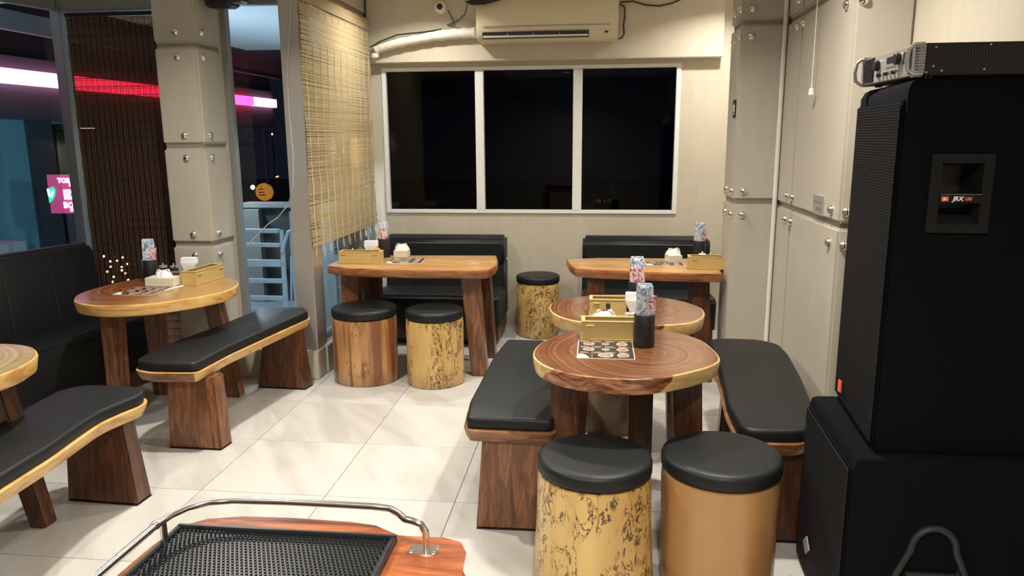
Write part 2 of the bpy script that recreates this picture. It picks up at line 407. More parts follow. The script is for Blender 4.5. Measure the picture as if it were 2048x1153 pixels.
# back wall with window opening
X0, X1, Z0, Z1 = -1.80, .645, .975, 2.175
wb = MB()
wb.box(-1.98, X0, YB, YB + .16, 0, CZ); wb.box(X1, 2.2, YB, YB + .16, 0, CZ); wb.box(X0, X1, YB, YB + .16, 0, Z0); wb.box(X0, X1, YB, YB + .16, Z1, CZ)
struct(wb.build('wall_back', M['plaster']), 'beige plastered back wall with the wide dark window')
bm_ = MB().box(-1.88, .95, 6.20, YB, 2.205, CZ)
struct(bm_.build('trim_1', M['plaster'], bevel=.006), 'plastered beam above the wide window', 'beam')
w1 = struct(put('window_1', None), 'wide white framed window of three dark panes', 'window')
fr = MB(); y0, y1 = YB - .012, YB + .06
fr.box(X0, X0 + .035, y0, y1, Z0, Z1); fr.box(X1 - .035, X1, y0, y1, Z0, Z1); fr.box(X0 + .035, X1 - .035, y0, y1, Z0, Z0 + .03); fr.box(X0 + .035, X1 - .035, y0, y1, Z1 - .03, Z1)
fr.build('window_frame', M['white_metal'], w1, bevel=.003)
for a, b in ((-1.015, -.945), (-.21, -.135)):
    MB().box(a, b, y0, y1, Z0 + .03, Z1 - .03).build('mullion', M['white_metal'], w1, bevel=.003)
for a, b in ((X0 + .035, -1.015), (-.945, -.21), (-.135, X1 - .035)):
    MB().box(a, b, YB + .03, YB + .036, Z0 + .03, Z1 - .03).build('pane', M['tint_glass'], w1)
# right hand walls
struct(MB().box(WX, WX + .15, -3.2, 3.56, 0, CZ).build('wall_right', M['plaster']), 'plain plaster wall behind the black speakers')
struct(MB().box(1.35, 1.5, 4.95, 6.45, 0, CZ).build('wall_corner', M['plaster']), 'plaster wall hidden behind the right pillar')
struct(MB().box(-7.2, WX, -3.3, -3.2, 0, CZ).build('wall_front', M['darkwall']), 'plain wall behind the viewer')
struct(MB().box(-7.3, 2.2, -3.3, 6.46, CZ, CZ + .15).build('ceiling', M['ceil']), 'pale ceiling with downlights', 'ceiling')

BOLT = MB().lathe([(.023, 0), (.023, .003), (.0215, .008), (.017, .014), (.009, .019), (.002, .020)], 16, ax='-y').mesh('bolt', [M['chrome']], angle=50)
BOLTX = MB().lathe([(.023, 0), (.023, .003), (.0215, .008), (.017, .014), (.009, .019), (.002, .020)], 16, ax='x').mesh('bolt', [M['chrome']], angle=50)
BOLTNX = MB().lathe([(.023, 0), (.023, .003), (.0215, .008), (.017, .014), (.009, .019), (.002, .020)], 16, ax='-x').mesh('bolt', [M['chrome']], angle=50)
def clad(root, faces, zs, g=.012, cz=CZ):
    """faces: list of box footprints; each is cut in panels at heights zs with recessed joints"""
    for (x0, x1, y0, y1) in faces:
        hs = [0] + list(zs) + [cz]
        for a, b in zip(hs[:-1], hs[1:]):
            MB().box(x0, x1, y0, y1, a + (g if a else .0), b - (g if b != cz else 0)).build('panel', M['pillar'], root, bevel=.012, seg=2)
# left pillar
lp = thing('concrete_pillar', 'square concrete clad pillar with domed bolts left of the glass', 'pillar', (-2.565, 4.66, 0)); ox, oy = -2.565, 4.66
MB().box(-2.69 - ox, -2.445 - ox, 4.515 - oy, 4.82 - oy, 0, CZ).build('core', M['joint'], lp)
clad(lp, [(-2.705 - ox, -2.43 - ox, 4.50 - oy, 4.80 - oy)], (.945, 1.563, 2.17))
for z in (2.244, 2.098, 1.629, 1.491, 1.010, .875):
    put('bolt', BOLT, lp, (-2.557 - ox, 4.50 - oy, z)); put('bolt', BOLTX, lp, (-2.43 - ox, 4.572 - oy, z))
# right pillar and the clad side wall
rp = thing('concrete_pillar', 'tall concrete pillar with domed bolts right of the window', 'pillar', (.95, 4.86, 0)); ox, oy = .95, 4.86
def Zs(z): return 1.6 + (z - 1.6) * .944
MB().box(.835 - ox, 1.34 - ox, 4.735 - oy, 5.05 - oy, 0, CZ).build('core', M['joint'], rp)
clad(rp, [(.82 - ox, 1.09 - ox, 4.72 - oy, 5.06 - oy)], (Zs(1.183), Zs(2.292)))
for z in (2.369, 2.207, 1.252, 1.101):
    put('bolt', BOLT, rp, (.882 - ox, 4.72 - oy, Zs(z)))
    for y in (4.75, 4.94): put('bolt', BOLTNX, rp, (.82 - ox, y - oy, Zs(z)))
sw = thing('clad_wall', 'bolted concrete panel wall to the right of the white pipe', 'wall', (1.2, 4.1, 0)); ox, oy = 1.2, 4.1; sw['kind'] = 'structure'
MB().box(1.10 - ox, 1.34 - ox, 3.56 - oy, 4.73 - oy, 0, CZ).build('core', M['joint'], sw)
clad(sw, [(1.082 - ox, 1.33 - ox, 3.52 - oy, 4.38 - oy - .002), (1.082 - ox, 1.33 - ox, 4.38 - oy + .002, 4.735 - oy)], (Zs(1.175), Zs(2.29)))
for y in (4.48, 4.35):
    for z in (2.37, 2.225, 1.243, 1.10): put('bolt', BOLTNX, sw, (1.082 - ox, y - oy, Zs(z)))
for z in (2.35, 2.2, 1.242, 1.08):
    put('bolt', BOLTNX, sw, (1.082 - ox, 3.63 - oy, Zs(z))); put('bolt', BOLT, sw, (1.115 - ox, 3.52 - oy, Zs(z)))
pl = MB(); ya, yb, za, zb = 3.755 - oy, 3.925 - oy, Zs(1.197), Zs(1.296)
pl.box(1.076 - ox, 1.082 - ox, ya, yb, za, zb); pl.box(1.0745 - ox, 1.076 - ox, ya + .01, yb - .01, za + .06, za + .066, 1); pl.box(1.0745 - ox, 1.076 - ox, ya + .03, yb - .06, za + .025, za + .04, 1)
pl.build('cover_plate', [M['steel'], M['grey_metal']], sw)['label'] = 'small brushed steel plate set in the panel'
tag(MB().tube([(1.065, 4.705, 0), (1.065, 4.705, CZ)], .013, 10).build('conduit', M['white']), 'white vertical pipe between right pillar and panel wall', 'pipe')
pc = MB().tube([(1.05, 4.0, CZ), (1.05, 4.0, 1.83)], .0022, 5)
pcr = thing('pull_cord', 'thin white pull cord hanging in front of the panel wall', 'cord', (0, 0, 0)); pc.build('cord', M['white'], pcr)
MB().lathe([(.004, .035), (.012, .028), (.014, 0), (.004, -.002)][::-1], 8, (1.05, 4.0, 1.80)).build('pull_weight', M['white'], pcr)
st = MB().box(.8135, .8185, 4.755, 4.835, Zs(1.72), Zs(1.83)); st.box(.8130, .8135, 4.775, 4.815, Zs(1.755), Zs(1.80), 1); st.box(.8130, .8135, 4.785, 4.805, Zs(1.735), Zs(1.75), 1)
tag(st.build('sticker', [M['black'], M['label_w']]), 'small black and white sticker on the right pillar', 'sticker')

# corner post, curb and glass walls on the left
struct(MB().box(-1.995, -1.865, 4.72, 4.90, .20, CZ).build('trim_2', M['steel'], bevel=.004), 'brushed steel corner post beside the bamboo blind', 'post')
cb = MB().box(-2.44, -1.855, 4.68, 4.84, 0, .20); cb.box(-1.99, -1.845, 4.84, YB, 0, .20)
struct(cb.build('trim_3', M['pillar'], bevel=.006), 'low concrete curb under the glass', 'curb')
w2 = struct(put('window_2', None), 'tall narrow glass beside the left pillar', 'window')
MB().box(-2.505, -2.435, 4.80, 4.90, 0, CZ).build('side_strip', M['plaster'], w2)
f2 = MB(); f2.box(-2.435, -2.395, 4.82, 4.88, .20, 2.51); f2.box(-2.02, -1.996, 4.82, 4.88, .20, 2.51); f2.box(-2.395, -2.02, 4.82, 4.88, .20, .24); f2.box(-2.395, -2.02, 4.82, 4.88, 2.445, 2.51); f2.build('window_frame', M['grey_metal'], w2, bevel=.003)
MB().box(-2.435, -1.996, 4.80, 4.90, 2.51, CZ).build('transom', M['grey_metal'], w2)
MB().box(-2.395, -2.02, 4.847, 4.853, .24, 2.445).build('pane', M['glass'], w2)
w3 = struct(put('window_3', None), 'side glass wall behind the pale bamboo blind', 'window')
f3 = MB(); f3.box(XL - .05, XL, 4.90, YB, .20, .235); f3.box(XL - .05, XL, YB - .05, YB, .235, 2.56); f3.box(XL - .05, XL, 5.55, 5.59, .235, 2.56); f3.box(XL - .05, XL, 4.90, YB, 2.56, 2.6)
f3.build('window_frame', M['grey_metal'], w3, bevel=.003)
for a, b in ((4.90, 5.55), (5.59, YB - .05)): MB().box(XL - .028, XL - .022, a, b, .235, 2.56).build('pane', M['glass'], w3)
MB().box(XL - .07, XL + .012, 4.90, YB, 2.6, CZ).build('header', M['plaster'], w3)
# glass wall behind the dark blind
w4 = struct(put('window_4', None), 'glass wall behind the dark woven blind', 'window')
f4 = MB(); ax = LW0.x + .04
f4.box(ax, -2.70, 4.98, 5.04, 0, .06); f4.box(ax, -2.70, 4.98, 5.04, 2.46, CZ); f4.box(-2.76, -2.70, 4.98, 5.04, .06, 2.46); f4.build('window_frame', M['grey_metal'], w4, bevel=.003)
MB().box(ax, -2.76, 5.007, 5.013, .06, 2.46).build('pane', M['glass'], w4)
MB().box(-2.72, -2.62, 4.80, 5.04, 0, CZ).build('side_strip', M['plaster'], w4)
# angled glass wall behind the sofa, local x runs from the corner towards the viewer
w5 = struct(put('window_5', None, None, (LW0.x, LW0.y, 0), math.atan2(LD.y, LD.x)), 'angled street window behind the long black sofa', 'window')
f5 = MB(); f5.box(-.03, .035, -.045, .045, 0, CZ)
f5.box(.045, 7.6, -.03, .03, 0, .06); f5.box(.045, 7.6, -.03, .03, 2.47, CZ)
for x in (2.2, 4.4, 6.6): f5.box(x, x + .06, -.03, .03, .06, 2.47)
f5.build('window_frame', M['grey_metal'], w5, bevel=.003)
for a, b in ((.045, 2.2), (2.26, 4.4), (4.46, 6.6)): MB().box(a, b, -.003, .003, .06, 2.47).build('pane', M['glass'], w5)

# ceiling downlights
LAMP_RING = MB().lathe([(.095, .012), (.095, 0), (.078, -.004), (.072, .010), (.072, .012)], 24).mesh('rim', [M['white']])
LAMP_DISC = MB().lathe([(.071, .004), (.071, .012)], 24).mesh('diffuser', [M['lampw']])
for i, (x, y, p) in enumerate(LAMPS):
    d = thing('downlight', 'round recessed ceiling downlight', 'light', (x, y, CZ - .013), group='ceiling downlights')
    put('rim', LAMP_RING, d); put('diffuser', LAMP_DISC, d)

# ------------------------------------------------------------------ blinds
bb = thing('bamboo_blind', 'pale bamboo roll blind hanging over the side glass', 'blind', (-1.852, 5.42, 0)); oy = 5.42
q = MB(); z = .90; random.seed(3)
while z < 2.50:
    h = random.uniform(.0050, .0078); sg = random.uniform(-.004, .004); e0 = random.uniform(-.006, .006); e1 = random.uniform(-.006, .006)
    ya, yb = 4.70 - oy + e0, 6.16 - oy + e1; t = .0018; xw = .004 * math.sin(z * 9)
    n = len(q.v)
    for yy, dz in ((ya, sg), (yb, -sg)):
        q.v += [(xw - t, yy, z + dz), (xw + t, yy, z + dz), (xw + t, yy, z + h + dz), (xw - t, yy, z + h + dz)]
    for f in ((0, 1, 2, 3), (7, 6, 5, 4), (0, 4, 5, 1), (1, 5, 6, 2), (2, 6, 7, 3), (3, 7, 4, 0)): q.face([n + k for k in f])
    z += h + random.choice((.0002, .0004, .0006, .0016))
o = q.build('bamboo_sticks', M['stick'], bb); o['kind'] = 'stuff'
q = MB(); z = 2.45
while z < 2.52:
    h = .006; q.box(.010, .013, 4.70 - oy, 6.16 - oy, z, z + h); z += h + .0016
o = q.build('valance_sticks', M['stick'], bb); o['kind'] = 'stuff'
MB().box(-.012, .008, 4.70 - oy, 6.16 - oy, 2.51, 2.54).build('head_rail', M['slab_side'], bb)
for k in range(11):
    y = 4.76 + k * .134 - oy; pts = [(.0045 + .003 * math.sin(j * 2.1), y + .004 * math.sin(j * 1.7 + k), .895 + j * .10) for j in range(17)]
    MB().tube(pts, .0022, 4).build('cord', M['cord'], bb)
    lp_ = [(.005, y, .90), (.006, y - .012, .875), (.008, y - .016 - .004 * (k % 3), .845), (.006, y + .002, .825 - .01 * (k % 2)), (.008, y + .014, .850), (.006, y + .008, .882)]
    MB().tube(lp_ if k % 3 else lp_[:4], .0020, 4).build('tassel', M['cord'], bb)
db = thing('woven_blind', 'dark brown woven blind left of the concrete pillar', 'blind', (-3.17, 4.945, 0)); ox = -3.17
random.seed(5); z = .10
nb = 41
for k in range(nb):
    z0 = .10 + k * .0565; sag = .004 * math.sin(k)
    q = MB().box(-3.585 - ox + random.uniform(-.002, .002), -2.715 - ox, -.0015 + sag * .3, .0015 + sag * .3, z0, z0 + .0525)
    q.box(-3.585 - ox, -2.715 - ox, -.002, .002, z0 + .0525, z0 + .0565, 1); q.box(-3.585 - ox, -2.715 - ox, -.0035, -.002, z0 + .040, z0 + .0425, 1)
    q.build('slat', [M['dark_slat'], M['slat_line']], db)
q = MB()
for k in range(21):
    for d in (0, .015):
        x = -3.57 + k * .0415 + d - ox; q.box(x - .0012, x + .0012, -.0065, -.004, .10, 2.42)
o = q.build('cords', M['dark_cord'], db); o['kind'] = 'stuff'
MB().box(-3.585 - ox, -2.715 - ox, -.006, .012, 2.42, 2.445).build('head_rail', M['black'], db)

# ------------------------------------------------------------------ stools
STP = [(.006, 0), (0, .006), (0, .12), (.002, .25), (0, .40), (.003, .438), (.010, .442)]
CUP = [(.012, .442), (.001, .448), (0, .458), (0, .482), (.004, .492), (.014, .498), (.035, .500)]
def stool(name, label, x, y, r, mat, lump=.012, h=1.0, seed=0, lean=(0, 0), flare=0, group='log stools with black round cushions'):
    random.seed(seed); t = thing(name, label, 'stool', (x, y, 0), 0, group)
    ph = [random.uniform(0, 6.28) for _ in range(3)]; N = 40
    def out(rr, k=1.0): return [((rr + lump * k * (math.sin(2 * a + ph[0]) * .6 + math.sin(3 * a + ph[1]) * .4 + .15 * math.sin(7 * a + ph[2]))) * math.cos(a), (rr + lump * k * (math.sin(2 * a + ph[0]) * .6 + math.sin(3 * a + ph[1]) * .4)) * math.sin(a)) for a in [2 * PI * i / N for i in range(N)]]
    q = MB(); base = out(r); n = Vector(lean)
    prof = [(ins - flare * (1 - z / .442) ** 1.5, z * h) for ins, z in STP]
    q.slab(base, prof)
    q.build('log', mat, t, angle=50)
    MB().slab(out(r - .012, .8), [(0, -.0), (0, .004)]).build('foot_ring', M['black'], t)
    for v in t.children[0].data.vertices: v.co.z += .003
    cu = MB().slab(out(r + .002, .55), [(a, z * h + .004) for a, z in CUP]); cu.build('cushion', M['leather'], t, angle=60)
    return t
stool('log_stool', 'spalted yellow log stool in front, near the middle of the frame', .006, 2.50, .199, M['log_spalt'], .006, seed=1, flare=.018)
stool('log_stool', 'plain brown log stool in front of the black speakers', .452, 2.56, .209, M['log_plain'], .006, seed=2, flare=-.006)
stool('log_stool', 'red striped log stool in front of the back left table, left one', -1.54, 4.755, .212, M['log_stripe'], .008, seed=3)
stool('log_stool', 'yellow log stool with dark knots, right one at the back left table', -1.06, 4.73, .186, M['log_spalt2'], .008, seed=4)
stool('log_stool', 'spotted yellow log stool between the two back benches', -.472, 6.02, .178, M['log_spalt3'], .008, seed=5)
stool('log_stool', 'greyish log stool half hidden under the round tables', .085, 4.06, .185, M['log_grey'], .008, seed=6)

# ------------------------------------------------------------------ benches with slab seats
def plank_leg(bt, tt, z0, z1, parent, mat, bump_=0):
    q = MB(); q.hexa(bt, z0, tt, z1); return q.build('leg', mat, parent, bevel=.008, seg=2)
def slab_bench(label, pts, legs, slabmats, sharp=False, top=.50, over=.0, endmat=None):
    cx = sum(p[0] for p in pts) / len(pts); cy = sum(p[1] for p in pts) / len(pts)
    t = thing('slab_bench', label, 'bench', (cx, cy, 0), 0, 'live edge benches with black cushions')
    L = loc_pts(pts, (cx, cy)); out = roundpoly(L, .03, 3) if sharp else roundpoly(L, .05, 4)
    c = MB().slab(out, [(.010, top - .050), (.001, top - .046), (0, top - .036), (0, top - .012), (.005, top - .003), (.016, top)])
    c.build('cushion', M['leather'], t, angle=60)
    s_ = MB().slab(out, [(.034, top - .112), (.010, top - .106), (-.006 - over, top - .078), (-.012 - over, top - .054), (-.006, top - .051)], 0, 1)
    so_ = s_.build('seat_slab', slabmats + ([endmat] if endmat else []), t, angle=40)
    if endmat:
        for p in so_.data.polygons:
            if abs(p.normal.y) > .75 and p.normal.z > -.9 and p.normal.z < .5: p.material_index = len(slabmats)
    for bt, tt, mt in legs:
        plank_leg(loc_pts(bt, (cx, cy)), loc_pts(tt, (cx, cy)), 0.004, top - .105, t, mt)
        MB().hexa([(x * .985 + 0, y) for x, y in loc_pts(bt, (cx, cy))], 0, [(x * .985, y) for x, y in loc_pts(bt, (cx, cy))], .005).build('foot_pad', M['black'], t)
    return t
def rect(x0, x1, y0, y1): return [(x0, y0), (x1, y0), (x1, y1), (x0, y1)]
# middle left bench (in front of the pillar table)
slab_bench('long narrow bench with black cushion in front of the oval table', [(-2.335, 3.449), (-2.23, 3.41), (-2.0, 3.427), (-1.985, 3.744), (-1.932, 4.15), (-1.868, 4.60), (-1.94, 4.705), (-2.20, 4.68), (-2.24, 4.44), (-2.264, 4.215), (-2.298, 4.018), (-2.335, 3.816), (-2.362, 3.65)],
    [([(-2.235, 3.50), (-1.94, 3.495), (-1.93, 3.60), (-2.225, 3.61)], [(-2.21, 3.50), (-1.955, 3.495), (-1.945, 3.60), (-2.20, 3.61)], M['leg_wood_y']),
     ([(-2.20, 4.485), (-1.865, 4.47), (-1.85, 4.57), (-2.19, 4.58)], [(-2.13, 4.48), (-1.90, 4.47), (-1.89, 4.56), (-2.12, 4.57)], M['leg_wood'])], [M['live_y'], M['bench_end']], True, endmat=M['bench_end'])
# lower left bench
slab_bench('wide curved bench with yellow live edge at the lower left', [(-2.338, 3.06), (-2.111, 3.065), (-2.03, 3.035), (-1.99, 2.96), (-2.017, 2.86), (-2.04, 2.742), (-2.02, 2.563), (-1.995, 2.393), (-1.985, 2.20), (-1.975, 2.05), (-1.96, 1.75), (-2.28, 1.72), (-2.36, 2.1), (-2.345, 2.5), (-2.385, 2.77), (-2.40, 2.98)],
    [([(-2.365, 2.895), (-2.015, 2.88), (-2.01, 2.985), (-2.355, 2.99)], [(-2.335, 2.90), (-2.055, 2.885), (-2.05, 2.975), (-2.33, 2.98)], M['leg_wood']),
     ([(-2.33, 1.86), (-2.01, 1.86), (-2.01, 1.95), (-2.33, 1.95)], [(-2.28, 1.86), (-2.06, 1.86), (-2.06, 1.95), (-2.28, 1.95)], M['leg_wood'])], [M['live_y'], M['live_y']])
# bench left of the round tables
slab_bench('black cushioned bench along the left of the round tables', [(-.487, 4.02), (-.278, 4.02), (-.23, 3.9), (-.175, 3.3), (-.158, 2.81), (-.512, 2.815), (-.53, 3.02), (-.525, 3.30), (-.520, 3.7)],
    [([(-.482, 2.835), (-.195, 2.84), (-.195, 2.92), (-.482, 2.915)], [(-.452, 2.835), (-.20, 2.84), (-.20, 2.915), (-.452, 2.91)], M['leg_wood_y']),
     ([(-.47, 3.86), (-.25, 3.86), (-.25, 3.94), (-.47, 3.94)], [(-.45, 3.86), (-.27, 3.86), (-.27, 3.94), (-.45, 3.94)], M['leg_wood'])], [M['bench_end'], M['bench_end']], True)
# bench right of the round tables
slab_bench('curved bench with black cushion between round tables and side wall', [(.62, 4.12), (.72, 4.15), (.90, 4.14), (.985, 4.05), (.99, 3.85), (.955, 3.464), (.905, 3.092), (.845, 2.86), (.79, 2.796), (.60, 2.786), (.558, 2.825), (.559, 3.096), (.585, 3.394), (.61, 3.759)],
    [([(.60, 2.85), (.87, 2.85), (.87, 2.93), (.60, 2.93)], [(.61, 2.85), (.84, 2.85), (.84, 2.93), (.61, 2.93)], M['leg_wood']),
     ([(.66, 3.86), (.95, 3.86), (.95, 3.94), (.66, 3.94)], [(.68, 3.86), (.93, 3.86), (.93, 3.94), (.68, 3.94)], M['leg_wood'])], [M['bench_end'], M['bench_end']])

# ------------------------------------------------------------------ tables
def leg(parent, c, foot, top, w, mat, z1=.692, w2=None):
    w2 = w2 or w * 1.15
    q = MB(); f = [(foot[0] - c[0] + a * w / 2, foot[1] - c[1] + b * w / 2) for a, b in ((-1, -1), (1, -1), (1, 1), (-1, 1))]
    t = [(top[0] - c[0] + a * w2 / 2, top[1] - c[1] + b * w2 / 2) for a, b in ((-1, -1), (1, -1), (1, 1), (-1, 1))]
    q.hexa(f, 0, t, z1); return q.build('leg', mat, parent, bevel=.006)
def round_table(label, pts, legs, topmat, sidemat, z=.75, th=.065, jag=.003, lw=.09, legm='leg_wood', group=None):
    o = cyc(pts, 72); cx = sum(p[0] for p in o) / len(o); cy = sum(p[1] for p in o) / len(o)
    t = thing('slab_table', label, 'table', (cx, cy, 0), 0, group); random.seed(len(label))
    L = [(x + random.uniform(-jag, jag) * .3, y + random.uniform(-jag, jag) * .3) for x, y in loc_pts(o, (cx, cy))]
    q = MB(); q.slab(L, [(.016, z - th), (.009, z - th + .004), (.0, z - .010), (.002, z - .003), (.008, z - .0005)], 1, 1)
    q.f.pop(); q.m.pop()
    n = len(q.v); N = len(L); q2 = MB().slab(L, [(.008, z - .0005), (.014, z)], 0, 0)
    q2.f.pop(N); q2.m.pop(N)                                    # drop the bottom cap of the inner ring
    for f, mi in zip(q2.f, q2.m): q.face([n + k for k in f], mi)
    q.v += q2.v
    q.build('tabletop', [topmat, sidemat], t, angle=40)
    for ft, tp in legs: leg(t, (cx, cy), ft, tp, lw, M[legm], z - th + .004)
    return t
round_table('round wooden table nearest the viewer with a menu on it', [(-.245, 2.86), (-.24, 3.02), (-.176, 3.175), (-.07, 3.30), (.135, 3.37), (.332, 3.30), (.446, 3.17), (.488, 2.93), (.455, 2.81), (.348, 2.70), (.233, 2.625), (.107, 2.595), (-.072, 2.632), (-.188, 2.726)],
    [((-.13, 2.90), (-.115, 2.90)), ((.40, 2.93), (.36, 2.93)), ((.215, 3.33), (.20, 3.25))], M['ring_dark'], sap('sapwood_edge', -.29, .14), lw=.10, group='round slab tables')
round_table('second round wooden table, behind the nearest one', [(-.238, 3.74), (-.204, 3.90), (-.087, 4.02), (.159, 4.095), (.395, 4.0), (.515, 3.84), (.535, 3.70), (.50, 3.55), (.40, 3.44), (.15, 3.385), (-.07, 3.44), (-.19, 3.56)],
    [((-.10, 3.66), (-.07, 3.66)), ((.43, 3.72), (.40, 3.72)), ((.15, 4.02), (.15, 3.98))], M['ring_dark'], sap('sapwood_edge_pale', .05, .12), lw=.10, group='round slab tables')
round_table('oval wooden table before the long sofa and pillar', [(-2.85, 3.73), (-2.925, 3.9), (-2.925, 4.09), (-2.872, 4.31), (-2.741, 4.425), (-2.523, 4.465), (-2.344, 4.445), (-2.18, 4.294), (-2.109, 4.111), (-2.133, 3.92), (-2.257, 3.73), (-2.408, 3.61), (-2.587, 3.575), (-2.745, 3.624)],
    [((-2.70, 3.80), (-2.68, 3.80)), ((-2.765, 4.33), (-2.70, 4.22)), ((-2.27, 4.33), (-2.33, 4.24))], M['ring_gold'], M['live_y'], lw=.085, legm='leg_wood_y')
round_table('wooden table cut off by the left picture edge', [(-2.54, 2.845), (-2.434, 2.835), (-2.34, 2.79), (-2.25, 2.70), (-2.205, 2.60), (-2.185, 2.48), (-2.22, 2.33), (-2.35, 2.18), (-2.6, 2.12), (-2.85, 2.25), (-2.93, 2.5), (-2.86, 2.72), (-2.70, 2.82)],
    [((-2.32, 2.69), (-2.37, 2.60)), ((-2.75, 2.66), (-2.70, 2.6)), ((-2.45, 2.24), (-2.5, 2.3))], M['ring_green'], M['live_y'], lw=.075)
def long_table(label, pts, legs, z=.75, th=.06, tm='slab_x'):
    o = roundpoly(pts, .015, 2); cx = sum(p[0] for p in pts) / len(pts); cy = sum(p[1] for p in pts) / len(pts)
    t = thing('slab_table', label, 'table', (cx, cy, 0)); L = loc_pts(o, (cx, cy))
    MB().slab(L, [(.020, z - th), (.008, z - th + .005), (.002, z - th + .018), (0, z - .012), (.004, z - .002), (.010, z)], 1, 0).build('tabletop', [M[tm], M['slab_side']], t, angle=35)
    for ft, tp, mt in legs: leg(t, (cx, cy), ft, tp, .105, M[mt], z - th + .004)
    return t
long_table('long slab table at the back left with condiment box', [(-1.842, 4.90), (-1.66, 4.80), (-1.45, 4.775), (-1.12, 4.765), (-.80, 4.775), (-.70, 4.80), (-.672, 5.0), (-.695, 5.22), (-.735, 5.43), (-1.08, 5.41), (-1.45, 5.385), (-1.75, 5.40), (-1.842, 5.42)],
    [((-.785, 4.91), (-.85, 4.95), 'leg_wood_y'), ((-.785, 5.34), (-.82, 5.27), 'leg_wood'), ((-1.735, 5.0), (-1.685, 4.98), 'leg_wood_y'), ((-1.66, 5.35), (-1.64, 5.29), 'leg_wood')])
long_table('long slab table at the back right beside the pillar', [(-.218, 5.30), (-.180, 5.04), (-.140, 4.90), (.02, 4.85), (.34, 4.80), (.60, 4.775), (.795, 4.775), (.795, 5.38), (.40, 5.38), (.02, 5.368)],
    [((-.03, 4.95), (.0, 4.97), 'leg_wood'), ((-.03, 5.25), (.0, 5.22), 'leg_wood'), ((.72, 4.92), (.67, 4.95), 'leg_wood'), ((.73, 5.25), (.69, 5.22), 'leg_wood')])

# ------------------------------------------------------------------ upholstered seating
def back_bench(label, x0, x1):
    cx = (x0 + x1) / 2; h = (x1 - x0) / 2; t = thing('upholstered_bench', label, 'bench', (cx, 5.9, 0), 0, 'black upholstered benches under the window')
    def side(pts, xa, xb, name, mat=M['leather'], bev=.018):
        q = MB(); n = len(pts)
        q.v = [(xa, y, z) for y, z in pts] + [(xb, y, z) for y, z in pts]
        for k in range(n): q.face((k, (k + 1) % n, (k + 1) % n + n, k + n))
        q.face(range(n)[::-1]); q.face(range(n, 2 * n)); bm = None
        return q.build(name, mat, t, bevel=bev, seg=3, angle=50)
    side([(-.30, .15), (.14, .15), (.14, .395), (.0, .405), (-.25, .425), (-.33, .40), (-.33, .36)], -h, h, 'seat')
    side([(.145, .15), (.285, .15), (.285, .62), (.155, .62), (.115, .40), (.13, .30)], -h, h, 'backrest')
    side([(.09, .60), (.285, .60), (.285, .812), (.125, .812), (.09, .78)], -h, h, 'top_roll', bev=.03)
    MB().box(-h + .01, h - .01, -.27, .28, .05, .15).build('plinth', M['leg_wood'], t)
    MB().box(-h + .03, h - .03, -.24, .27, 0, .05).build('toe_kick', M['black'], t)
    return t
back_bench('black upholstered bench behind the back left table', -1.75, -.742)
back_bench('black upholstered bench behind the back right table', -.115, .89)
so = thing('long_sofa', 'long black channel stitched sofa along the left window', 'sofa', (-2.93, 4.62, 0), PI - .24)
def extr(pts, y0, y1, name, mat, parent, bev=.02, ang=50):
    q = MB(); n = len(pts); q.v = [(x, y0, z) for x, z in pts] + [(x, y1, z) for x, z in pts]
    for k in range(n): q.face((k, (k + 1) % n, (k + 1) % n + n, k + n))
    q.face(range(n)[::-1]); q.face(range(n, 2 * n)); return q.build(name, mat, parent, bevel=bev, seg=3, angle=ang)
extr([(.0, .12), (.60, .12), (.60, .42), (.45, .43), (.0, .45), (-.02, .42), (-.02, .2)], 0, 3.6, 'seat', M['leather'], so)
extr([(.46, .40), (.64, .40), (.64, .905), (.60, .92), (.54, .915), (.50, .86)], 0, 3.6, 'backrest', M['leather'], so, .022)
sbk = so.children[-1]
MB().box(.03, .60, .02, 3.58, 0, .12).build('plinth', M['leg_wood'], so)
for k in range(9):
    y = .36 + k * .31
    MB().tube([(.452, y - .0, .45), (.464, y, .60), (.482, y, .74), (.497, y, .86), (.52, y, .905), (.55, y, .919)], .0016, 4).build('stitching', M['stitch'], sbk)

# ------------------------------------------------------------------ things on the tables
def condiment_box(label, x, y, rz, z=.75):
    t = thing('condiment_box', label, 'box', (x, y, z), rz, 'mustard wooden condiment boxes'); L, D, H = .295, .10, .078; w = .009
    q = MB(); q.box(0, L, 0, w, .004, H); q.box(0, L, D - w, D, .004, H); q.box(0, w, w, D - w, .004, H); q.box(L - w, L, w, D - w, .004, H); q.box(w, L - w, w, D - w, .004, .012)
    bd = q.build('body', M['boxy'], t, bevel=.0015)
    q = MB(); q.box(-.004, L + .004, -.004, D + .004, 0, .006); q.build('base_board', M['boxy'], t, bevel=.0015)
    q = MB(); q.box(-.002, L + .002, -.002, .014, H, H + .005); q.box(-.002, L + .002, D - .014, D + .002, H, H + .005); q.box(-.002, .014, .014, D - .014, H, H + .005); q.box(L - .014, L + .002, .014, D - .014, H, H + .005)
    q.build('rim', M['boxy'], t, bevel=.001)
    for a in (.035, L - .035):
        MB().tube([(a - .016, -.004, H - .014), (a + .016, -.004, H - .014)], .0035, 6).build('latch', M['boxy'], bd)
    random.seed(int(x * 100)); q = MB()
    for k in range(9): q.tube([(.02, .02 + k * .0075, .02 + .006 * (k % 3)), (L - .03, .02 + k * .0075, .03)], .0026, 5)
    q.build('chopsticks', M['leg_wood'], t)
    return t
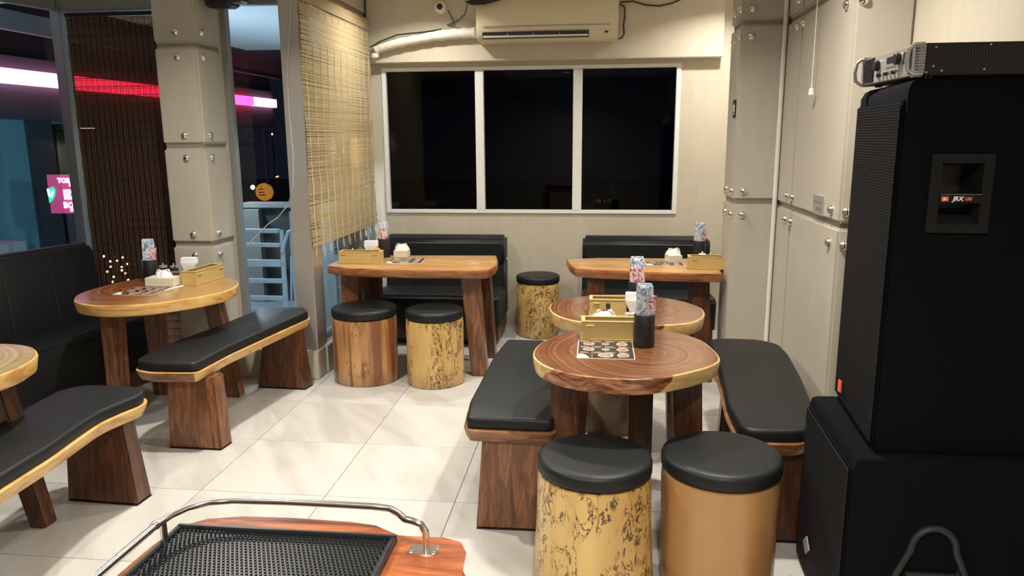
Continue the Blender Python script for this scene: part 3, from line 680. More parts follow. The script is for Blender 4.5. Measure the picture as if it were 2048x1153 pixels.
def menu_holder(label, x, y, rz=0, front=0, z=.75):
    t = thing('menu_holder', label, 'holder', (x, y, z), rz, 'black cylinder menu holders')
    MB().lathe([(.042, 0), (.043, .002), (.043, .134), (.042, .136), (.039, .136), (.039, .012), (.001, .010)], 28).build('cup', M['black'], t, angle=40)
    pk = [(-.020, .010, .262, .012), (-.004, .016, .256, -.01), (.010, .014, .262, .01), (.020, .010, .252, -.02), (-.018, -.012, .258, .02), (-.002, -.014, .250, 0)]
    for i, (px, py, h, tl) in enumerate(pk):
        R_ = Matrix.Rotation(tl * 2, 3, 'Y') @ Matrix.Rotation(-tl, 3, 'X')
        MB().obox((px, py, h / 2 + .012), (.034, .009, h - .024), R_).build('menu_sleeve', M['wave'], t, bevel=.002)
    for i, (px, py, h) in enumerate([(.028, -.004, .215), (.022, -.020, .200)] if not front else [(-.022, -.016, .205), (-.004, -.024, .215), (.012, -.026, .21)]):
        MB().obox((px, py, h / 2 + .012), (.026, .006, h - .024), Matrix.Rotation(.06 * (1 if px > 0 else -1), 3, 'Y')).build('floral_sleeve', M['floral'], t, bevel=.002)
    return t
def placemat(label, x, y, rz, w=.33, d=.225, red=False, z=.75):
    t = thing('menu_sheet', label, 'menu', (x, y, z), rz, 'laminated food menus')
    q = MB(); q.slab(roundpoly([(0, 0), (w, 0), (w, d), (0, d)], .008, 2), [(0, 0), (0, .0012)], 0, 0); q.build('border', M['menu_edge'], t)
    m_ = M['menu_red'] if red else M['menu_dark']
    MB().slab(roundpoly([(.004, .004), (w - .004, .004), (w - .004, d - .004), (.004, d - .004)], .006, 2), [(0, .0012), (0, .0018)]).build('printed_face', m_, t)
    q = MB()
    for i in range(3):
        for j in range(3):
            if (i, j) == (0, 0): continue
            cx_, cy_ = w * (.20 + i * .30), d * (.178 + j * .311); r = min(w, d) * (.105 if i != 1 or j == 0 else .07)
            if i == 1 and j == 0: r *= 1.3
            q.lathe([(r, .0018), (r, .0023)], 16, (cx_, cy_, 0), mi=0); q.lathe([(r * .80, .0023), (r * .72, .0027)], 16, (cx_, cy_, 0), mi=1)
    q.build('dish_pictures', [M['plate_print'], M['dish']], t)['kind'] = 'stuff'
    q = MB()
    for i in range(4):
        for j in range(3):
            for k in range(3): q.box(w * (.05 + i * .236), w * (.05 + i * .236) + w * (.10 + .03 * ((i + j + k) % 3)), d * (.34 + j * .311) - k * .007 - .002, d * (.34 + j * .311) - k * .007, .0018, .0021)
    for i in (1, 2, 3): q.box(w * (.02 + i * .24), w * (.02 + i * .24) + .0012, .006, d - .006, .0018, .0021)
    q.build('caption_lines', M['menu_edge'], t)
    MB().slab([(.006, .006), (.05, .006), (.036, .045), (.02, .06), (.006, .06)], [(0, .0018), (0, .0022)]).build('corner_panel', M['label_w'], t)
    return t
def tissue_box(label, x, y, rz, z=.75, w=.18):
    t = thing('tissue_box', label, 'tissue box', (x, y, z), rz); MB().box(0, w, 0, .10, 0, .052).build('body', M['cream'], t, bevel=.003)
    random.seed(int(abs(y) * 99)); c = (w / 2, .05); L = [(c[0] + .05 * math.cos(a) * (1 + .25 * math.sin(3 * a)), c[1] + .028 * math.sin(a) * (1 + .2 * math.cos(5 * a))) for a in [2 * PI * k / 14 for k in range(14)]]
    MB().slab(L, [(0, .052), (.004, .066), (.010, .078), (.020, .090), (.026, .096)]).build('tissue', M['paper'], t, angle=20)
    return t
def napkin_stand(label, x, y, rz, z=.75):
    t = thing('napkin_stand', label, 'napkin holder', (x, y, z), rz)
    q = MB(); q.box(-.045, .045, -.03, .03, 0, .012); q.box(-.04, .04, -.004, .004, .012, .075); q.build('stand', M['black'], t, bevel=.002)
    q = MB(); q.hexa([(-.02, -.020), (.02, -.020), (.02, .020), (-.02, .020)], .03, [(-.048, -.024), (.048, -.024), (.048, .024), (-.048, .024)], .092); q.hexa([(-.048, -.024), (.048, -.024), (.048, .024), (-.048, .024)], .092, [(-.046, -.020), (.046, -.016), (.048, .020), (-.046, .020)], .132)
    q.build('napkins', M['paper'], t, bevel=.003)
    return t
def jar(label, x, y, r, h, fill, lid, z=.75, bottle=False):
    t = thing('condiment_bottle' if bottle else 'condiment_jar', label, 'bottle' if bottle else 'jar', (x, y, z))
    if bottle: MB().lathe([(r * .9, 0), (r, .004), (r, h * .55), (r * .45, h * .75), (r * .42, h * .86)], 16).build('body', M[fill], t); MB().lathe([(r * .5, h * .84), (r * .5, h), (r * .3, h + .004)], 12).build('cap', M[lid], t)
    else:
        MB().lathe([(r * .92, .003), (r * .92, h * .55)], 16).build('filling', M[fill], t); MB().lathe([(r * .95, 0), (r, .004), (r, h * .82), (r * .85, h * .86)], 16).build('body', M['jar'], t); MB().lathe([(r * .96, h * .84), (r * .96, h * .98), (r * .5, h), (r * .18, h), (r * .18, h + .012), (r * .1, h + .014)], 16).build('lid', M[lid], t)
    return t
# nearest round table
condiment_box('mustard wooden box on the nearest round table', -.058, 3.115, .02)
menu_holder('black menu cup on the nearest round table, with blue sleeves', .20, 3.045)
placemat('dark food menu lying on the nearest round table', -.072, 2.84, .0, .228, .265)
tissue_box('cream tissue box behind the mustard box of the nearest round table', -.035, 3.222, .02, w=.15)
jar('small brown sauce bottle with black cap leaning at the white tissue', .055, 3.345, .020, .11, 'amber', 'black', bottle=True)
jar('clear jar behind the mustard box on the nearest round table', .152, 3.28, .026, .085, 'cream', 'silver')
# second round table
condiment_box('mustard wooden box on the second round table', -.03, 3.56, .0)
napkin_stand('white napkin stand between the two round tables', .185, 3.50, 0)
menu_holder('black menu cup on the second round table, partly hidden', .205, 3.76, 0, 1)
placemat('food menu mostly hidden under the box of the second round table', -.055, 3.44, .15, .16, .12)
# back left table
condiment_box('mustard wooden box on the back left table', -1.785, 4.99, .0)
menu_holder('black menu cup with floral sleeves on the back left table', -1.545, 5.30, .4, 1)
placemat('menu sheet on the back left table', -1.46, 5.02, .06, .25, .22)
napkin_stand('white napkin stand on the back left table', -1.615, 5.21, .05)
jar('clear sugar jar at the left of the back left table', -1.735, 5.15, .032, .07, 'paper', 'silver')
jar('small steel lidded jar on the back left table', -1.675, 5.135, .022, .085, 'cream', 'chrome')
jar('orange spice jar on the back left table', -1.555, 5.15, .024, .085, 'spice', 'spice')
jar('dark sauce bottle beside the orange jar', -1.60, 5.125, .014, .075, 'amber', 'black', bottle=True)
tissue_box('cream tissue box beside the black cup, back left table', -1.47, 5.27, .0, w=.10)
# back right table
condiment_box('mustard wooden box on the back right table by the pillar', .60, 4.925, .0)
menu_holder('black menu cup on the back right table', .715, 5.33, .1)
placemat('menu sheet on the back right table', .335, 5.06, .0, .255, .17)
jar('pink wrapped jar on the back right table', .70, 5.06, .025, .085, 'floral', 'label_w')
jar('amber bottle at the pillar on the back right table', .755, 5.06, .018, .085, 'amber', 'spice', bottle=True)
tissue_box('folded tissue box on the back right table', .50, 5.16, .3, w=.09)
# oval table by the sofa
condiment_box('mustard wooden box on the oval table', -2.365, 4.145, 1.48)
menu_holder('black menu cup on the oval table', -2.715, 4.25, .3)
placemat('maroon food menu on the oval table', -2.705, 3.845, .0, .225, .23, True)
tissue_box('cream tissue box on the oval table', -2.655, 4.085, .02)
napkin_stand('white napkin stand on the oval table near the pillar', -2.53, 4.375, .1)
jar('orange spice jar on the oval table', -2.69, 4.345, .026, .085, 'spice', 'silver')
jar('clear sugar jar with steel lid on the oval table', -2.635, 4.37, .022, .08, 'paper', 'silver')
jar('dark sauce jar on the oval table', -2.585, 4.30, .022, .075, 'amber', 'black')
tag(MB().slab([(-2.50, 3.99), (-2.47, 3.985), (-2.43, 4.13), (-2.46, 4.14)], [(0, .7502), (0, .7512)]).build('paper_slip', M['paper']), 'white paper slip beside the maroon menu on the oval table', 'paper')

# ------------------------------------------------------------------ speakers and amplifier
def prism_xy(pts, z0, z1): return MB().slab(pts, [(0, z0), (0, z1)])
ub = thing('loudspeaker', 'tall black carpeted loudspeaker standing on the bass cabinet', 'speaker', (.82, 2.24, .655), 0)
O = (.82, 2.24); H = 1.095
cab = [(.846, 2.24), (1.275, 2.25), (1.262, 2.74), (.892, 2.765)]
hs = Vector((1.003, 2.24))            # handle well centre
def L2(p, o=O): return [(a - o[0], b - o[1]) for a, b in p]
q = MB(); P = L2(cab)
# near side built around the handle opening
hx0, hx1, hz0, hz1 = .952 - O[0], 1.062 - O[0], 1.352 - .655, 1.524 - .655
q.slab(P, [(.006, 0), (0, .006), (0, H - .03), (.012, H - .008), (.03, H)])
me_body = q.build('cabinet', M['matte_black'], ub, angle=40)
# cut the recess with a real boolean-free trick: recess box built proud frame + inner well
bmn = bmesh.new(); bmn.from_mesh(me_body.data)
# slice near face to open the well
for co, no in (((hx0, 0, 0), (1, 0, 0)), ((hx1, 0, 0), (1, 0, 0)), ((0, 0, hz0), (0, 0, 1)), ((0, 0, hz1), (0, 0, 1))):
    bmesh.ops.bisect_plane(bmn, geom=[g for g in list(bmn.verts) + list(bmn.edges) + list(bmn.faces)], plane_co=co, plane_no=no)
dead = [f for f in bmn.faces if f.calc_center_median().y < .03 and hx0 < f.calc_center_median().x < hx1 and hz0 < f.calc_center_median().z < hz1]
bmesh.ops.delete(bmn, geom=dead, context='FACES'); bmn.to_mesh(me_body.data); bmn.free()
q = MB(); w_ = .10
n = len(q.v)
f0 = [(hx0, -.001, hz0), (hx1, -.001, hz0), (hx1, -.001, hz1), (hx0, -.001, hz1)]; f1 = [(hx0 + .012, w_, hz0 + .05), (hx1 - .012, w_, hz0 + .05), (hx1 - .012, w_, hz1 - .012), (hx0 + .012, w_, hz1 - .012)]
q.v = f0 + f1
for k in range(4): q.face((k, (k + 1) % 4, (k + 1) % 4 + 4, k + 4))
q.face((4, 5, 6, 7)); q.build('handle_well', M['black'], ub, angle=10)
q = MB(); t_ = .004; fx0, fx1, fz0, fz1 = hx0 - .028, hx1 + .028, hz0 - .024, hz1 + .024
for a in ((fx0, hx0, fz0, fz1), (hx1, fx1, fz0, fz1), (hx0, hx1, fz0, hz0), (hx0, hx1, hz1, fz1)): q.box(a[0], a[1], -.006, .001, a[2], a[3])
hp = q.build('handle_plate', M['plate'], ub)
for x, z in ((fx0 + .009, fz0 + .009), (fx1 - .009, fz0 + .009), (fx0 + .009, fz1 - .009), (fx1 - .009, fz1 - .009), (fx1 - .009, (fz0 + fz1) / 2)):
    MB().lathe([(.003, .006), (.003, .008), (.001, .009)], 8, (x, 0, z), '-y').build('screw', M['amp'], hp)
bz = hz0 + .060
gb = MB().box(hx0, hx1, -.012, .012, bz, bz + .026).build('grip_bar', M['plate'], ub, bevel=.002)
MB().box(hx0, hx1, -.0135, -.012, bz + .0245, bz + .0255).build('grip_line', M['grey_metal'], gb)
MB().box(hx0 + .004, hx0 + .022, -.0135, -.012, bz + .006, bz + .019).build('badge', M['orange'], gb)['label'] = 'small orange square badge'
lettering('badge_letters', 'JBL', .0075, M['label_w'], gb, (hx0 + .013, -.0140, bz + .0125), (PI / 2, 0, 0), .0003, 0, .0002)
lettering('white_letters', 'JRX', .017, M['label_w'], gb, (hx0 + .047, -.0130, bz + .0125), (PI / 2, 0, 0), .0004, .2, .0006)
lettering('red_numbers', '100', .014, M['orange'], gb, (hx0 + .073, -.0130, bz + .0122), (PI / 2, 0, 0), .0004, .2, .0004)
# grille on the face turned to the wall side (-x)
def grille(parent, a, b, z0, z1, pitch, depth=.012, inset=.02):
    a = Vector(a); b = Vector(b); d = (b - a).normalized(); nn = Vector((-abs(d.y), d.x if d.y > 0 else -d.x)); nn = Vector((-d.y, d.x)) if -d.y < 0 else Vector((d.y, -d.x))
    q = MB(); z = z0
    while z < z1:
        p = (a + b) / 2 + nn * depth; L_ = (b - a).length - 2 * inset
        q.obox((p.x, p.y, z), (.003, L_, pitch * .55), Matrix.Rotation(math.atan2(d.y, d.x) - PI / 2, 3, 'Z')); z += pitch
    nv = int(((b - a).length - 2 * inset) / .012)
    for k in range(nv + 1):
        p = a + d * (inset + k * .012) + nn * (depth + .0012)
        q.obox((p.x, p.y, (z0 + z1) / 2), (.002, .003, z1 - z0), Matrix.Rotation(math.atan2(d.y, d.x) - PI / 2, 3, 'Z'))
    o = q.build('grille_mesh', M['grille'], parent); o['kind'] = 'stuff'
    q = MB(); p = (a + b) / 2 + nn * .004; q.obox((p.x, p.y, (z0 + z1) / 2), (.006, (b - a).length - 2 * inset + .006, z1 - z0 + .012), Matrix.Rotation(math.atan2(d.y, d.x) - PI / 2, 3, 'Z')); q.build('grille_backing', M['matte_black'], parent)
    return nn
grille(ub, P[0], P[3], .03, H - .06, .0085)
MB().obox((.875 - O[0] - .022, 2.62 - O[1], .085), (.004, .028, .045), Matrix.Rotation(.09, 3, 'Z')).build('corner_badge', M['orange'], ub, bevel=.002)['label'] = 'orange badge on the grille corner'
sb = thing('bass_cabinet', 'large black bass cabinet on the floor under the tall speaker', 'speaker', (.78, 2.2, 0), 0); O2 = (.78, 2.2)
P2 = L2([(.775, 2.19), (1.315, 2.20), (1.315, 2.78), (.80, 2.77)], O2)
MB().slab(P2, [(.01, .0), (0, .01), (0, .62), (.008, .645), (.026, .655)]).build('cabinet', M['matte_black'], sb, angle=40)
grille(sb, P2[0], P2[3], .03, .61, .0085)
q = MB()
arc = [(1.02 + .065 * math.cos(a) - O2[0], -.012 - .0, .37 + .075 * math.sin(a)) for a in [PI * k / 12 for k in range(13)]]
arc = [(1.02 + .105 - O2[0] , -.012, .23)] + [(1.02 + .10 - O2[0], -.012, .29)] + arc + [(1.02 - .10 - O2[0], -.012, .29), (1.02 - .105 - O2[0], -.012, .23)]
q.tube(arc, .011, 8); q.build('handle_rim', M['black'], sb)
L3 = [(p[0], p[2]) for p in arc]; q = MB(); n_ = len(L3); q.v = [(x, -.004, z) for x, z in L3] + [(x, .0, z) for x, z in L3]; q.face(range(n_)); q.face(range(n_, 2 * n_)[::-1])
for k in range(n_): q.face((k, (k + 1) % n_, (k + 1) % n_ + n_, k + n_))
q.build('handle_cup', M['rubber'], sb)
MB().tube([(1.02 - .075 - O2[0], -.014, .285), (1.02 + .075 - O2[0], -.014, .285)], .014, 10).build('handle_grip', M['amp'], sb)
MB().obox((.783 - O2[0] - .026, 2.54 - O2[1], .17), (.003, .05, .05), Matrix.Rotation(.04, 3, 'Z') @ Matrix.Rotation(PI / 4, 3, 'X')).build('corner_badge', M['silver'], sb)
q = MB()
for k in range(5): q.tube([(.70 + .01 * k, 2.50 + .02 * k, .0 + .012), (.705, 2.48 + .01 * k, .05), (.72 + .005 * k, 2.44, .012 + .01 * k), (.70, 2.36 - .03 * k, .012), (.66, 2.30, .012)], .008, 6)
tag(q.build('cable_bundle', M['cable']), 'black cable bundle on the floor beside the bass cabinet', 'cable')

am = thing('power_amplifier', 'silver fronted power amplifier lying on the tall speaker', 'amplifier', (.86, 2.25, 1.756), 0); AO = (.86, 2.25)
af = [(.872, 2.262), (.852, 2.735)]      # front plate line (near, far) - faces the back left
q = MB(); q.box(.03, .46, .01, .49, .006, .092); q.build('case', M['amp'], am, bevel=.003)
for x in (.06, .40):
    for y in (.05, .44): MB().lathe([(.012, 0), (.012, .007)], 10, (x, y, 0)).build('foot', M['rubber'], am)
q = MB(); q.box(.012, .03, .05, .445, .008, .09); fpl = q.build('front_plate', M['silver'], am, bevel=.002)
q = MB()
for k in range(11): q.box(.008, .013, .355, .44, .014 + k * .0068, .0175 + k * .0068)
for k in range(11): q.box(.008, .013, .055, .072, .014 + k * .0068, .0175 + k * .0068)
q.build('vent_ribs', M['black'], am)['kind'] = 'stuff'
MB().box(.0115, .0125, .35, .44, .012, .088).build('dark_panel', M['black'], am)
for y, z, r in ((.318, .060, .017), (.150, .064, .017)): MB().lathe([(r, -.002), (r, .012), (r * .85, .014)], 18, (.012, y, z), '-x').build('knob', M['black'], fpl)
for k in range(6): MB().lathe([(.0055, -.002), (.0055, .009)], 10, (.012, .30 - k * .030, .028), '-x').build('small_knob', M['chrome'] if k % 2 else M['black'], fpl)
MB().box(.0105, .0125, .18, .245, .058, .076).build('display', M['black'], fpl); MB().box(.0105, .0125, .095, .118, .046, .078).build('switch', M['black'], fpl)
MB().box(.0108, .0125, .17, .25, .044, .050).build('legend_strip', M['grey_metal'], am)
for y in (.022, .455):
    pts = [(.03, y, .012), (.004, y, .012), (-.010, y, .022), (-.014, y, .048), (-.010, y, .078), (.004, y, .090), (.03, y, .090)]
    q = MB()
    q.tube(pts, .0062, 8); q.build('handle', M['silver'], am)
MB().box(.010, .032, .03, .05, .003, .096).build('ear', M['grey_metal'], am); MB().box(.010, .032, .445, .465, .003, .096).build('ear', M['grey_metal'], am)
q = MB()
for k in range(10): q.box(.014, .03, .012, .014, .012, .088) if k == 0 else q.box(.004, .03, .0085, .0098, .008 + k * .008, .012 + k * .008)
q.build('side_ribs', M['grey_metal'], am)
q = MB()
for k in range(12): q.box(.125 + k * .0075, .129 + k * .0075, .0085, .0105, .055, .078)
q.build('side_vents', M['cable'], am)['kind'] = 'stuff'
for x, z in ((.055, .080), (.052, .030), (.075, .018), (.185, .020), (.195, .085), (.035, .014)):
    MB().lathe([(.0028, -.011), (.0028, -.0085), (.001, -.008)][::1], 8, (x, 0, z), '-y').build('screw', M['silver'], am)

# ------------------------------------------------------------------ air conditioner and the things on the back wall
ac = thing('air_conditioner', 'yellowed wall air conditioner above the wide window', 'air conditioner', (-.41, 6.2, 2.335)); h = .545
def exx(pts, x0, x1, name, mat, parent, bev=.01, ang=40):
    q = MB(); n = len(pts); q.v = [(x0, y, z) for y, z in pts] + [(x1, y, z) for y, z in pts]
    for k in range(n): q.face((k, (k + 1) % n, (k + 1) % n + n, k + n))
    q.face(range(n)[::-1]); q.face(range(n, 2 * n)); return q.build(name, mat, parent, bevel=bev, angle=ang)
exx([(0, 0), (0, .33), (-.15, .33), (-.185, .30), (-.195, .12), (-.185, .075), (-.15, .012), (-.12, 0)], -h, h, 'housing', M['ac'], ac, .012)
exx([(-.185, .075), (-.195, .10), (-.203, .125), (-.203, .30), (-.196, .31), (-.18, .31), (-.18, .075)], -h + .02, h - .02, 'front_panel', M['ac'], ac, .004)
exx([(-.168, .018), (-.195, .066), (-.186, .068), (-.155, .02)], -h + .05, h - .22, 'outlet_slot', M['black'], ac, .0)
exx([(-.182, .026), (-.190, .040), (-.186, .042), (-.178, .028)], -h + .055, h - .225, 'louvre', M['white'], ac, .001)
for x in (-.3, -.1, .1): MB().box(x - .002, x + .002, -.19, -.17, .03, .062).build('vane', M['ac'], ac)
MB().box(h - .10, h - .075, -.1915, -.185, .045, .058).build('indicator', M['black'], ac)
exx([(-.2032, .100), (-.206, .104), (-.2032, .108)], -h + .06, h - .06, 'panel_groove', M['grey_metal'], ac, 0)
pw = [(-1.80, 6.15, 2.31), (-1.72, 6.15, 2.335), (-1.55, 6.155, 2.37), (-1.35, 6.155, 2.40), (-1.15, 6.155, 2.415), (-1.0, 6.15, 2.42), (-.965, 6.14, 2.42)]
random.seed(9); fine = []
for a, b in zip(pw[:-1], pw[1:]):
    for k in range(6): fine.append(Vector(a).lerp(Vector(b), k / 6))
tp = thing('wrapped_pipe', 'white tape wrapped pipe running from blind to air conditioner', 'pipe', (0, 0, 0))
MB().tube(fine, [.042 + .003 * math.sin(i * 1.9) for i in range(len(fine))], 12).build('wrapping', M['tape'], tp, angle=60)
MB().lathe([(.02, 0), (.03, .01), (.03, .03), (.02, .04)], 10, (-1.80, 6.13, 2.235)).build('tape_end', M['tape'], tp)
MB().tube([(-1.83, 6.10, 2.32), (-1.75, 6.10, 2.36), (-1.6, 6.10, 2.41), (-1.5, 6.11, 2.42), (-1.38, 6.12, 2.43), (-1.25, 6.14, 2.45)], .006, 6).build('thin_cable', M['cable'], tp)
cc = thing('dome_camera', 'small round white ceiling camera left of the air conditioner', 'camera', (-1.262, 6.2, 2.622))
MB().lathe([(.050, 0), (.050, .02), (.044, .034)], 24, ax='-y').build('base', M['white'], cc)
MB().lathe([(.040, .02), (.040, .050), (.030, .060)], 24, ax='-y').build('body', M['white'], cc)
MB().lathe([(.024, .05), (.024, .062), (.018, .065)], 20, ax='-y').build('lens', M['black'], cc)
q = MB(); random.seed(4)
for k in range(9):
    a = random.uniform(-.006, .006)
    q.tube([(-1.02 + a, 5.97 + a, 2.625), (-.98, 5.965 + a * 2, 2.60 + k * .004), (-.88, 5.965 + a, 2.60 + k * .005), (-.76, 5.965, 2.63 + k * .005), (-.68, 5.97, 2.675 + k * .004)], .0045, 6)
wb_ = thing('cable_coil', 'coil of black cable at the upper left of the air conditioner', 'cable'); q.build('coil', M['cable'], wb_)
MB().tube([(-1.01, 5.97, 2.61), (-1.06, 6.14, 2.56), (-1.12, 6.18, 2.52), (-1.19, 6.185, 2.495), (-1.215, 6.185, 2.49), (-1.15, 6.185, 2.475), (-1.17, 6.185, 2.53), (-1.205, 6.185, 2.60)], .004, 6).build('camera_lead', M['cable'], wb_)
MB().tube([(-1.215, 6.185, 2.49), (-1.10, 6.185, 2.465), (-1.02, 6.185, 2.47), (-.975, 6.18, 2.47)], .003, 6).build('white_lead', M['wcable'], wb_)
tag(MB().tube([(.14, 6.10, 2.345), (.165, 6.11, 2.35), (.185, 6.16, 2.39), (.18, 6.18, 2.45), (.19, 6.18, 2.52), (.185, 6.18, 2.59), (.15, 6.18, 2.61)], .007, 7).build('power_cable', M['cable']), 'black cable down the right end of the air conditioner', 'cable')
tag(MB().tube([(.15, 6.185, 2.625), (.25, 6.185, 2.63), (.35, 6.185, 2.60), (.45, 6.185, 2.59), (.55, 6.185, 2.61), (.65, 6.185, 2.65), (.72, 6.185, 2.72)], .006, 6).build('wall_cable', M['cable']), 'black cable sagging on the wall right of the air conditioner', 'cable')
tag(MB().tube([(-1.89, 4.71, 2.6), (-1.915, 4.71, 2.3), (-1.95, 4.71, 2.05), (-1.96, 4.712, 1.8), (-1.95, 4.712, 1.5), (-1.965, 4.714, 1.3), (-2.02, 4.75, 1.18), (-2.12, 4.80, 1.09), (-2.2, 4.81, 1.04), (-2.30, 4.81, .95), (-2.35, 4.81, .90)], .0035, 6).build('hanging_cable', M['wcable']), 'thin grey cable hanging across the narrow glass', 'cable')
bs = thing('wall_speaker', 'black object mounted at the top of the left pillar, cut by the frame', 'speaker', (-2.27, 4.62, 2.39))
MB().slab(roundpoly([(-.13, -.06), (.05, -.08), (.07, .05), (-.11, .06)], .03, 4), [(.03, 0), (.008, .012), (0, .03), (0, .22)]).build('body', M['black'], bs)
MB().slab(roundpoly([(.0, -.09), (.13, -.09), (.13, .03), (.0, .03)], .03, 4), [(.02, .022), (.004, .032), (0, .05), (0, .22)]).build('side_box', M['black'], bs)
MB().box(-.165, -.09, -.02, .02, .10, .16).build('bracket', M['grey_metal'], bs)

# ------------------------------------------------------------------ serving counter in the foreground
ct = thing('serving_counter', 'varnished red wooden counter top with steel rail, bottom of frame', 'counter', (-.53, 1.0, 0)); cO = (-.53, 1.0)
T = [(-.812, 1.20), (-.80, 1.275), (-.765, 1.303), (-.70, 1.318), (-.60, 1.322), (-.48, 1.318), (-.43, 1.310), (-.40, 1.292), (-.375, 1.278), (-.34, 1.276), (-.285, 1.279), (-.256, 1.268), (-.243, 1.24), (-.238, 1.17), (-.236, .62), (-.83, .62), (-.822, .95)]
MB().slab(L2(T, cO), [(.014, .795), (.003, .80), (0, .815), (0, .838), (.005, .847), (.013, .85)]).build('counter_top', M['cart_wood'], ct, angle=50)
for x in (-.26, .22):
    for y in (-.33, .20): MB().box(x - .03, x + .03, y - .03, y + .03, 0, .796).build('leg', M['leg_wood'], ct, bevel=.004)
zr = .906
rail = [(-.800, .62, zr), (-.800, 1.0, zr), (-.797, 1.18, zr), (-.790, 1.222, zr), (-.775, 1.252, zr), (-.745, 1.278, zr), (-.70, 1.290, zr), (-.60, 1.294, zr), (-.50, 1.294, zr), (-.42, 1.293, zr), (-.385, 1.288, zr), (-.363, 1.270, zr), (-.347, 1.252, zr), (-.328, 1.245, zr), (-.314, 1.243, zr - .004), (-.306, 1.242, zr - .018), (-.305, 1.241, zr - .035), (-.305, 1.241, .851)]
MB().tube(rail, .0065, 12).build('rail', M['chrome'], ct, angle=60, loc=(-cO[0], -cO[1], 0))
MB().tube([(-.797, 1.205, .851), (-.797, 1.205, zr)], .0065, 12).build('post', M['chrome'], ct, angle=60, loc=(-cO[0], -cO[1], 0))
MB().tube([(-.799, 1.176, zr), (-.797, 1.186, zr)], .0085, 12).build('joint_ring', M['chrome'], ct, loc=(-cO[0], -cO[1], 0))
q = MB(); q.slab(roundpoly([(-.342, 1.225), (-.285, 1.225), (-.28, 1.258), (-.335, 1.258)], .004, 2), [(0, .850), (0, .8525)]); q.build('flange', M['chrome'], ct, loc=(-cO[0], -cO[1], 0))
for x, y in ((-.332, 1.233), (-.290, 1.233), (-.287, 1.251)): MB().lathe([(.0035, .8525), (.003, .8545), (.001, .855)], 8, (x, y, 0)).build('screw', M['chrome'], ct, loc=(-cO[0], -cO[1], 0))
rm = thing('bar_mat', 'black studded rubber bar mat on the counter', 'mat', (-.805, .80, .852), 0)
mw, md = .438, .468
q = MB(); q.box(0, mw, 0, md, 0, .0035); q.build('base', M['rubber'], rm)
q = MB(); q.box(0, mw, md - .010, md, .0035, .013); q.box(0, mw, 0, .010, .0035, .013); q.box(0, .010, .010, md - .010, .0035, .013); q.box(mw - .010, mw, .010, md - .010, .0035, .013); q.build('rim', M['rubber'], rm, bevel=.002)
q = MB(); r0 = 0; y = .018
while y < md - .014:
    x = .016 + (.0043 if r0 % 2 else 0)
    while x < mw - .014:
        n = len(q.v)
        for rr, zz in ((.0027, .0035), (.0019, .0100)):
            for k in range(6): q.v.append((x + rr * math.cos(k * PI / 3), y + rr * math.sin(k * PI / 3), zz))
        for k in range(6): q.face((n + k, n + (k + 1) % 6, n + 6 + (k + 1) % 6, n + 6 + k))
        q.face([n + 6 + k for k in range(6)]); x += .0086
    y += .0086; r0 += 1
o = q.build('studs', M['rubber'], rm, angle=30); o['kind'] = 'stuff'

# ------------------------------------------------------------------ outside: balcony, neighbour's canopy, signs and city lights
struct(MB().box(-9.5, -1.93, 5.06, 7.3, -.14, -.02).build('floor_balcony', M['balcony']), 'grey balcony floor outside the glass', 'floor')
struct(MB().box(-30, 30, 6.5, 60, -1.7, -1.6).build('ground', M['asphalt']), 'dark street far below', 'ground')
cp = MB().box(-4.6, -1.98, 5.06, 9.8, 2.75, 2.80); struct(cp.build('ceiling_balcony', M['soffit']), 'pale blue lit ceiling over the balcony', 'ceiling')
struct(MB().box(-6.0, -1.98, 9.8, 24, 2.75, 2.9).build('ceiling_canopy', M['navy']), 'dark canopy ceiling beyond the balcony', 'ceiling')
struct(MB().box(-6.06, -6.0, 5.06, 24, 2.72, 2.92).build('trim_4', M['grey_metal']), 'grey edge trim of the dark canopy', 'trim')
nb_ = thing('neighbour_building', 'dark building across the street with pink light strip and blue column', 'building', (-9.5, 12, -1.6)); N0 = (-9.5, 12, -1.6)
def NB(x0, x1, y0, y1, z0, z1): return MB().box(x0 - N0[0], x1 - N0[0], y0 - N0[1], y1 - N0[1], z0 - N0[2], z1 - N0[2])
NB(-12.8, -8.0, 3.5, 18.3, 2.0, 2.75).build('fascia', M['fascia'], nb_)
NB(-13.0, -8.0, 3.5, 18.3, 1.9, 2.0).build('soffit', M['slate'], nb_)
NB(-12.8, -8.06, 3.5, 18.3, 2.75, 6.5).build('upper_wall', M['asphalt'], nb_)
NB(-13.2, -13.0, 3.5, 18.3, -1.6, 2.0).build('back_wall', M['asphalt'], nb_)
for a, b, mt in ((3.6, 10.72, 'pink_hot'), (10.95, 16.95, 'pink'), (17.05, 18.22, 'pink_hot')):
    NB(-8.0, -7.88, a, b, 2.37, 2.565).build('light_strip', M[mt], nb_)
NB(-8.6, -8.15, 9.62, 10.10, -1.6, 1.9).build('column', M['cyanp'], nb_)['label'] = 'blue painted column'
NB(-8.55, -8.12, 10.10, 10.62, -1.6, 1.9).build('column', M['slate'], nb_)['label'] = 'dark slate column'
NB(-8.3, -7.8, 8.9, 9.42, -1.6, .26).build('low_block', M['soffit'], nb_)
for x, y in ((-9.4, 11.8), (-12.0, 16.8), (-9.4, 7.0)):
    MB().lathe([(.19, -.03), (.19, .0)], 20, (x - N0[0], y - N0[1], 1.9 - N0[2])).build('soffit_lamp', M['disc'], nb_)
sg = thing('lit_sign', 'pink lit street sign with white words and a green leaf', 'sign', (-6.8, 9.0, -1.6))
MB().box(-.24, .20, 0, .06, 2.28, 2.775).build('sign_box', M['sign_pink'], sg)
MB().box(-.03, .03, .01, .05, 0, 2.28).build('post', M['navy'], sg)
